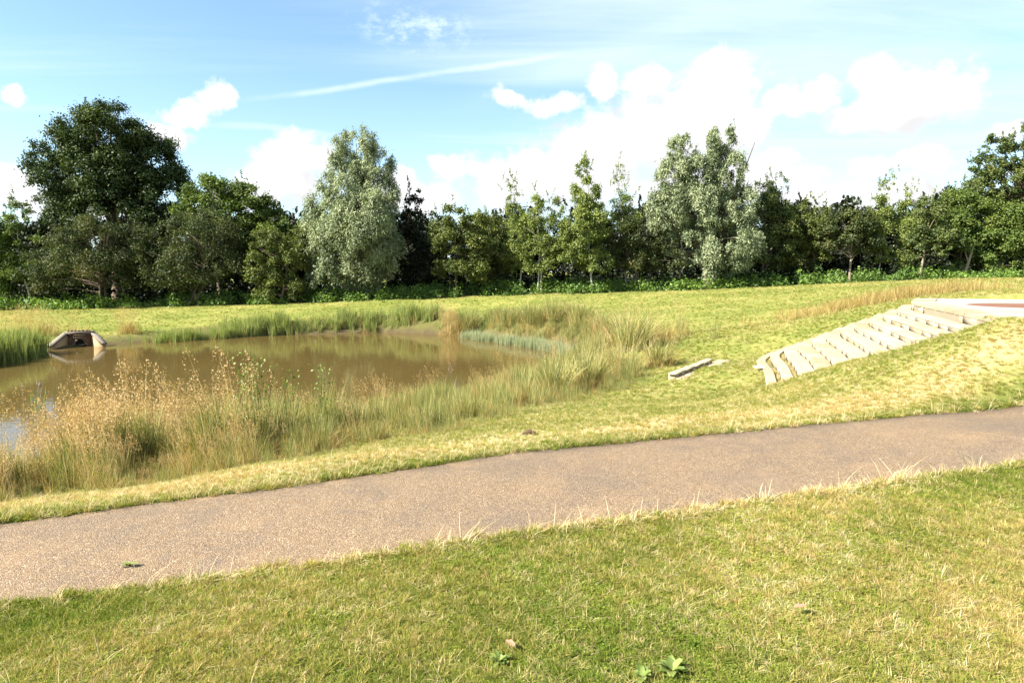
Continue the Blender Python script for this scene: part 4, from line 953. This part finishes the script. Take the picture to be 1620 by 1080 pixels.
def clip_poly(P_, a, b, keep_left=True):
    out = []
    for i in range(len(P_)):
        p, q = P_[i], P_[(i + 1) % len(P_)]
        sp = (b[0] - a[0]) * (p[1] - a[1]) - (b[1] - a[1]) * (p[0] - a[0]); sq = (b[0] - a[0]) * (q[1] - a[1]) - (b[1] - a[1]) * (q[0] - a[0])
        if sp >= 0: out.append(p)
        if sp * sq < 0: out.append(p + (q - p) * sp / (sp - sq))
    return out
def slab(name, poly, zt, th, parent, mat):
    poly = [np.asarray(p, float) for p in poly]
    ar = 0.5 * sum(poly[i][0] * poly[(i + 1) % len(poly)][1] - poly[(i + 1) % len(poly)][0] * poly[i][1] for i in range(len(poly)))
    if abs(ar) < 0.01: return None
    if ar < 0: poly = poly[::-1]
    m = len(poly); vs = [(p[0], p[1], zt - th) for p in poly] + [(p[0], p[1], zt) for p in poly]
    me = bpy.data.meshes.new(name); me.from_pydata([tuple(map(float, v)) for v in vs], [], [list(range(m))[::-1], list(range(m, 2 * m))] + [(k, (k + 1) % m, m + (k + 1) % m, m + k) for k in range(m)]); me.update()
    return link(name, me, parent, mat)
# ring of edging slabs along the nosing, then square slabs within, round a red-brown disc
edge_t = np.linspace(0, 1, 13)
for k_ in range(12):
    f_ = nosing(1.0, np.array([edge_t[k_] + 0.004, edge_t[k_ + 1] - 0.004])); b2 = f_ + np.array([0.52, -0.05])
    nrm = np.array([-0.93, 0.36]) * 0.012
    slab('edging_slab', [f_[0] + nrm, f_[1] + nrm, b2[1], b2[0]], Z1 + rng.normal(0, 0.002), 0.05, pave, M_STONE)
disc = at_z(1612, 484, Z1); DC, DR = np.array([disc[0] + 0.3, disc[1]]), 1.1
inner = np.concatenate([nosing(1.0, np.linspace(0, 1, 9)) + np.array([0.535, -0.05]), PLAT[9:]])
e1 = np.array([0.93, -0.36]); e2 = np.array([0.36, 0.93]); o0 = np.array([7.0, 8.6])
ang = np.linspace(0, 2 * math.pi, 29)[:-1]; DISC = [DC + DR * np.array([math.cos(a_), math.sin(a_)]) for a_ in ang]
for i in range(-2, 10):
    for j in range(-3, 10):
        c = o0 + e1 * i * 0.92 + e2 * j * 0.92; h_ = 0.452
        sq = [c - e1 * h_ - e2 * h_, c + e1 * h_ - e2 * h_, c + e1 * h_ + e2 * h_, c - e1 * h_ + e2 * h_]
        m_ = c
        if sdist(np.array([m_[0]]), np.array([m_[1]]), inner)[0] > 0.5 or np.linalg.norm(c - DC) < DR - 0.62: continue
        # clip the square to the platform outline (convex enough locally) by testing its corners
        ins = [sdist(np.array([p[0]]), np.array([p[1]]), inner)[0] for p in sq]
        if all(v > -0.01 for v in ins): continue
        pts = []
        N_ = 16
        for p, q in zip(sq, sq[1:] + sq[:1]):
            for u_ in range(N_):
                z_ = p + (q - p) * u_ / N_
                for _ in range(14):
                    dd = sdist(np.array([z_[0]]), np.array([z_[1]]), inner)[0]
                    if dd < 0.0: break
                    z_ = z_ + (c - z_) / max(np.linalg.norm(c - z_), 1e-6) * min(0.05 + dd * 0.3, np.linalg.norm(c - z_))
                dv = z_ - DC
                if np.linalg.norm(dv) < DR + 0.01: z_ = DC + dv / np.linalg.norm(dv) * (DR + 0.01)
                pts.append(z_)
        if any(v > 0 for v in ins) or np.linalg.norm(c - DC) < DR + 0.9: slab('paving_slab', pts, Z1 + rng.normal(0, 0.002), 0.05, pave, M_PAVE)
        else: slab('paving_slab', sq, Z1 + rng.normal(0, 0.002), 0.05, pave, M_PAVE)
for k_ in range(4):                                # the disc, in four quarters
    a0, a1 = k_ * math.pi / 2 + 0.3, (k_ + 1) * math.pi / 2 + 0.3
    arc = [DC + (DR - 0.01) * np.array([math.cos(a_), math.sin(a_)]) for a_ in np.linspace(a0 + 0.006, a1 - 0.006, 9)]
    slab('red_paving', [DC + 0.02 * np.array([math.cos((a0 + a1) / 2), math.sin((a0 + a1) / 2)])] + arc, Z1 + 0.003, 0.05, pave, M_BRICKRED)

# ------------------------------------------------------------------ low stone wall at the right end of the pond
A_ = at_z(1068, 603, -0.52); B_ = at_z(1126, 580, -0.42); A_[2] = g1(A_[0], A_[1]); B_[2] = g1(B_[0], B_[1])
dv = (B_ - A_)[:2]; Lw = float(np.linalg.norm(dv)); rz = math.atan2(dv[1], dv[0])
lw = thing('retaining_wall', (A_[0], A_[1], A_[2] - 0.05), 'low stone retaining wall with a thin coping at the right end of the pond', 'wall', rz=rz)
HW = 0.16; slope = (B_[2] - A_[2]) / Lw
def skewbox(x0, x1, y0, y1, z0, z1): return [(x, y, z + slope * x) for x, y, z in box8(x0, x1, y0, y1, z0, z1)]
link('core', hexa('core', skewbox(0.01, Lw - 0.01, 0.03, 0.17, -0.3, HW - 0.005)), lw, M_MORTAR)
nb = 7; ed = np.linspace(0, Lw, nb + 1)
for k_ in range(nb):
    o_ = rng.normal(0, 0.006)
    link('stone', hexa_worn('stone', skewbox(ed[k_] + 0.008, ed[k_ + 1] - 0.008, o_, 0.15, -0.28, HW - 0.004)), lw, M_STONE)
for k_ in range(4):
    x0, x1 = Lw * k_ / 4, Lw * (k_ + 1) / 4
    link('coping_slab', hexa_worn('coping_slab', skewbox(x0 + 0.004 - (0.05 if k_ == 0 else 0), x1 - 0.004 + (0.05 if k_ == 3 else 0), -0.02, 0.15, HW, HW + 0.03)), lw, M_STONE)
for k_ in range(6):
    x0, x1 = Lw * k_ / 6, Lw * (k_ + 1) / 6
    link('apron_slab', hexa_worn('apron_slab', skewbox(x0 + 0.01, x1 - 0.01, -0.30, -0.02, -0.10, 0.10)), lw, M_STONE)
for k_ in range(2):
    link('end_slab', hexa_worn('end_slab', skewbox(Lw + 0.08 + 0.3 * k_, Lw + 0.35 + 0.3 * k_, -0.22, 0.10, HW - 0.36, HW - 0.09 + 0.01 * k_)), lw, M_STONE)

# ------------------------------------------------------------------ outfall headwall on the far shore
M_BRICK = principled('stained_brick', rough=0.92, build=lambda t: t.mix(t.maprange(t.noise(t.vmath('MULTIPLY', pos(t), (3, 3, 0.8)), 2.5, 4, 0.6), 0.45, 0.6), t.ramp(t.node('ShaderNodeObjectInfo').outputs['Random'], [(0, (0.10, 0.042, 0.026)), (1, (0.17, 0.085, 0.05))]), (0.10, 0.08, 0.06)), bump=0.4)
M_TAN = principled('tan_block', rough=0.92, build=lambda t: t.mix(t.noise(pos(t), 5, 4), (0.27, 0.175, 0.09), (0.36, 0.25, 0.14)), bump=0.3)
M_HOLE = principled('pipe_shade', (0.012, 0.010, 0.008), 0.9)  # near-black colour standing in for the shade inside the pipe
hw = thing('outfall_headwall', (HEAD_P[0], HEAD_P[1] - 0.05, ZW), 'small brick drain outfall with sloping wing walls on the far shore at left', 'headwall', rz=math.radians(27))
HT = 0.62; W2 = 0.56
hw.scale = (0.74, 0.74, 1.0)
link('back_core', hexa('back_core', box8(-W2 - 0.1, W2 + 0.1, 0.06, 0.3, -0.4, HT - 0.07)), hw, M_MORTAR)
for r_ in range(8):
    z0_ = -0.12 + r_ * 0.105; n_ = 6; offx = (r_ % 2) * 0.11
    for k_ in range(n_ + 1):
        x0 = max(-W2, -W2 - offx + k_ * 2 * W2 / n_); x1 = min(W2, -W2 - offx + (k_ + 1) * 2 * W2 / n_)
        if x1 - x0 < 0.04 or (abs((x0 + x1) / 2) < 0.30 and z0_ < 0.3): continue
        link('brick', hexa('brick', box8(x0 + 0.006, x1 - 0.006, rng.normal(0, 0.003), 0.07, z0_, z0_ + 0.094)), hw, M_BRICK)
T = Tubes(); T.add([(0, 0.02, 0.1), (0, -0.06, 0.1)], [0.27, 0.27], 16); T.add([(0, -0.06, 0.1), (0, -0.06, 0.1001)], [0.27, 0.22], 16); link('pipe', T.mesh('pipe'), hw, M_CONC)
T = Tubes(); T.add([(0, -0.055, 0.1), (0, 0.05, 0.1), (0, 0.051, 0.1)], [0.22, 0.22, 0.001], 16); link('pipe_mouth', T.mesh('pipe_mouth'), hw, M_HOLE)
link('coping', hexa_worn('coping', box8(-W2 - 0.15, W2 + 0.15, -0.10, 0.34, HT - 0.06, HT + 0.03)), hw, M_CONC)
for sg in (-1, 1):
    p0 = np.array([sg * (W2 + 0.01), 0.02]); p1 = np.array([sg * (W2 + 0.62), -0.95]); dn = (p1 - p0) / np.linalg.norm(p1 - p0); out = np.array([dn[1], -dn[0]]) * 0.20
    if out[0] * sg < 0: out = -out
    c8 = [(*p0, -0.4), (*p1, -0.4), (*(p1 + out), -0.4), (*(p0 + out), -0.4), (*p0, HT - 0.07), (*p1, 0.12), (*(p1 + out), 0.12), (*(p0 + out), HT - 0.07)]
    link('wing_wall', hexa('wing_wall', c8), hw, M_TAN)
    in_ = -out / np.linalg.norm(out) * 0.05; o2 = out * 1.25; p2 = p1 + dn * 0.06
    c8 = [(*(p0 + in_), HT - 0.066), (*(p2 + in_), 0.10), (*(p2 + o2), 0.10), (*(p0 + o2), HT - 0.066), (*(p0 + in_), HT + 0.015), (*(p2 + in_), 0.19), (*(p2 + o2), 0.19), (*(p0 + o2), HT + 0.015)]
    link('wing_coping', hexa_worn('wing_coping', c8), hw, M_CONC)

# ------------------------------------------------------------------ small things
M_WEED = leafmat('weed_leaf', [(0, (0.075, 0.115, 0.02)), (0.5, (0.14, 0.19, 0.038)), (1, (0.23, 0.27, 0.07))], 0.3, 0.02)
def leafy_weed(px, py, Y, h, label, n=70):
    x = at_y(px, py, Y)[0]; t = thing('leafy_weed', (x, Y, g1(x, Y)), label, 'weed', 'leafy weeds in the tall grass')
    T = Tubes()
    for k_ in range(3):
        a = rng.normal(0, 0.10, 2); T.add([(0, 0, 0), (a[0] * 0.5, a[1] * 0.5, h * 0.5), (a[0], a[1], h * 0.95)], [0.008, 0.006, 0.003], 5)
    link('stem', T.mesh('stem'), t, M_WEED)
    u = 0.45 + 0.55 * rng.random(n); C = np.stack([rng.normal(0, 0.10, n), rng.normal(0, 0.08, n), u * h], -1); s = rng.uniform(0.03, 0.065, n)
    v, q = diamonds(C, unit(n) + np.array([0, 0, -0.2]), unit(n) + np.array([-0.3, -0.5, 0.6]), s, s * 0.65)
    link('leaves', npmesh('leaves', v, q, attrs={'tint': ('FACE', rng.random(n))}), t, M_WEED)
for a in [(392, 690, 9.3, 1.55, 'tallest bright green leafy weed standing out of the tall grass', 110), (414, 690, 9.4, 1.38, 'bright green leafy weed just right of the tallest one', 110),
          (465, 680, 9.8, 1.25, 'small leafy weed in the tall grass right of the two tallest weeds', 60), (512, 675, 10.1, 1.2, 'leafy weed in the tall grass farthest right of the four', 70)]:
    leafy_weed(*a)
x, y = at_z(62, 655, ZW)[:2]
t = thing('bulrush', (x, y, ZW), 'lone clump of bulrush stalks in the brown water at left', 'bulrush')
v, q, t_, ti, _, _ = blades(22, 0.62, 0.16, 0.016, 0.25, 3); link('blades', npmesh('blades', v, q, t_, {'tint': ('FACE', ti)}), t, M_REED)
for k_ in range(4):
    T = Tubes(); bx, by = rng.normal(0, 0.14, 2); T.add([(bx, by, -0.1), (bx + 0.02, by, 0.75)], [0.005, 0.004], 5); T.add([(bx + 0.02, by, 0.6), (bx + 0.02, by, 0.61), (bx + 0.02, by, 0.70), (bx + 0.02, by, 0.71)], [0.003, 0.013, 0.013, 0.003], 6)
    link('stalk', T.mesh('stalk'), t, M_TWIG)
def broad_leaf(name, L, Wd, parent, mat, yaw, pitch, curl=0.3):
    V_, Q_ = [], []; n_ = 7
    for k_ in range(n_):
        u = k_ / (n_ - 1); wd = Wd * math.sin(math.pi * min(1, 0.10 + 0.88 * u)) ** 0.8; xx = L * u; zz = math.sin(pitch) * L * u - curl * L * u * u
        wv = 0.08 * Wd * math.sin(k_ * 2.2)
        V_ += [(xx * math.cos(pitch), -wd / 2, zz + wd * 0.14 + wv), (xx * math.cos(pitch), 0, zz - wd * 0.03), (xx * math.cos(pitch), wd / 2, zz + wd * 0.14 - wv)]
    for k_ in range(n_ - 1):
        b_ = k_ * 3; Q_ += [(b_, b_ + 1, b_ + 4, b_ + 3), (b_ + 1, b_ + 2, b_ + 5, b_ + 4)]
    me = npmesh(name, V_, Q_, attrs={'tint': ('FACE', np.full(len(Q_), rng.random()))}, smooth=True)
    o = link(name, me, parent, mat); o.rotation_euler = (0, 0, yaw); return o
def dock(px, py, n_, L, label):
    z = 0.05
    p = at_z(px, py, 0.09); p = at_z(px, py, g1(p[0], p[1]))
    t = thing('dock_weed', (p[0], p[1], g1(p[0], p[1]) + 0.015), label, 'weed')
    for k_ in range(n_):
        broad_leaf('leaf', L * rng.uniform(0.7, 1.15), L * 0.34 * rng.uniform(0.8, 1.2), t, M_WEED, k_ * 2.4 + rng.normal(0, 0.2), rng.uniform(0.35, 1.0), rng.uniform(0.2, 0.5))
dock(1062, 1066, 18, 0.095, 'broad-leaved green dock weed in the near lawn at the bottom edge')
dock(1015, 1076, 9, 0.075, 'smaller dock weed close left of the large broad-leaved one')
dock(790, 1050, 16, 0.07, 'light yellow-green leafy weed in the near lawn, left of the dock weeds')
M_DEAD = leafmat('dead_leaf', [(0, (0.22, 0.10, 0.05)), (1, (0.42, 0.22, 0.14))], 0.2, 0.02, (1, 0.9, 0.7))
def fallen(px, py, L, yaw, label, mat, lift=0.035):
    p = at_z(px, py, 0.06); p = at_z(px, py, g1(p[0], p[1]) + lift)
    o = broad_leaf('fallen_leaf', L, L * 0.42, None, mat, yaw, 0.25, 0.2); o.location = tuple(map(float, p)); tag(o, label, 'leaf')
fallen(1256, 960, 0.075, 0.1, 'pinkish-brown dead leaf lying on the near lawn below the path', M_DEAD, 0.05)
fallen(800, 1012, 0.075, -0.9, 'curled orange-brown dead leaf near the light green weed', M_DEAD, 0.05)
p = at_z(190, 899, 0); 
t = thing('fallen_sprig', (p[0], p[1], tps(np.array([p[0]]), np.array([p[1]]))[0] + 0.022), 'yellow-green leafy sprig lying on the path at left', 'sprig')
for k_ in range(6):
    o = broad_leaf('leaf', 0.07, 0.022, t, M_WEED, 0.2 + rng.normal(0, 0.25) + (3.14 if k_ == 5 else 0), 0.12, 0.1); o.location = (k_ * 0.014, rng.normal(0, 0.006), 0.004 * k_)
M_WRAP = principled('white_plastic', (0.72, 0.74, 0.76), 0.35, bump=0.3)
p = at_z(1199, 592, -0.24); 
rr = 6; cc_ = 5; V_ = []
for a in range(rr):
    for b in range(cc_): V_.append((0.04 * (a - 2.5) + rng.normal(0, 0.008), 0.035 * (b - 2) + rng.normal(0, 0.008), abs(rng.normal(0.03, 0.022))))
Q_ = [(a * cc_ + b, a * cc_ + b + 1, (a + 1) * cc_ + b + 1, (a + 1) * cc_ + b) for a in range(rr - 1) for b in range(cc_ - 1)]
o = link('litter', npmesh('litter', V_, Q_), None, M_WRAP); o.location = (p[0], p[1], g1(p[0], p[1]) + 0.05); tag(o, 'crumpled white plastic wrapper on the grass beside the lowest stone step', 'litter')
p = at_z(838, 697, -0.05)
v = unit(60) * np.array([0.10, 0.07, 0.035]); 
T = Tubes(); T.add([(-0.10, 0, 0.0), (-0.06, 0.01, 0.02), (0, 0, 0.045), (0.06, -0.01, 0.025), (0.1, 0, 0)], [0.006, 0.022, 0.028, 0.02, 0.005], 7)
o = link('soil_clod', T.mesh('soil_clod'), None, principled('crumbly_soil', (0.09, 0.055, 0.03), 0.95, bump=0.8)); o.location = (p[0], p[1], g1(p[0], p[1])); tag(o, 'small brown clod of earth on the dry grass beyond the path', 'clod')
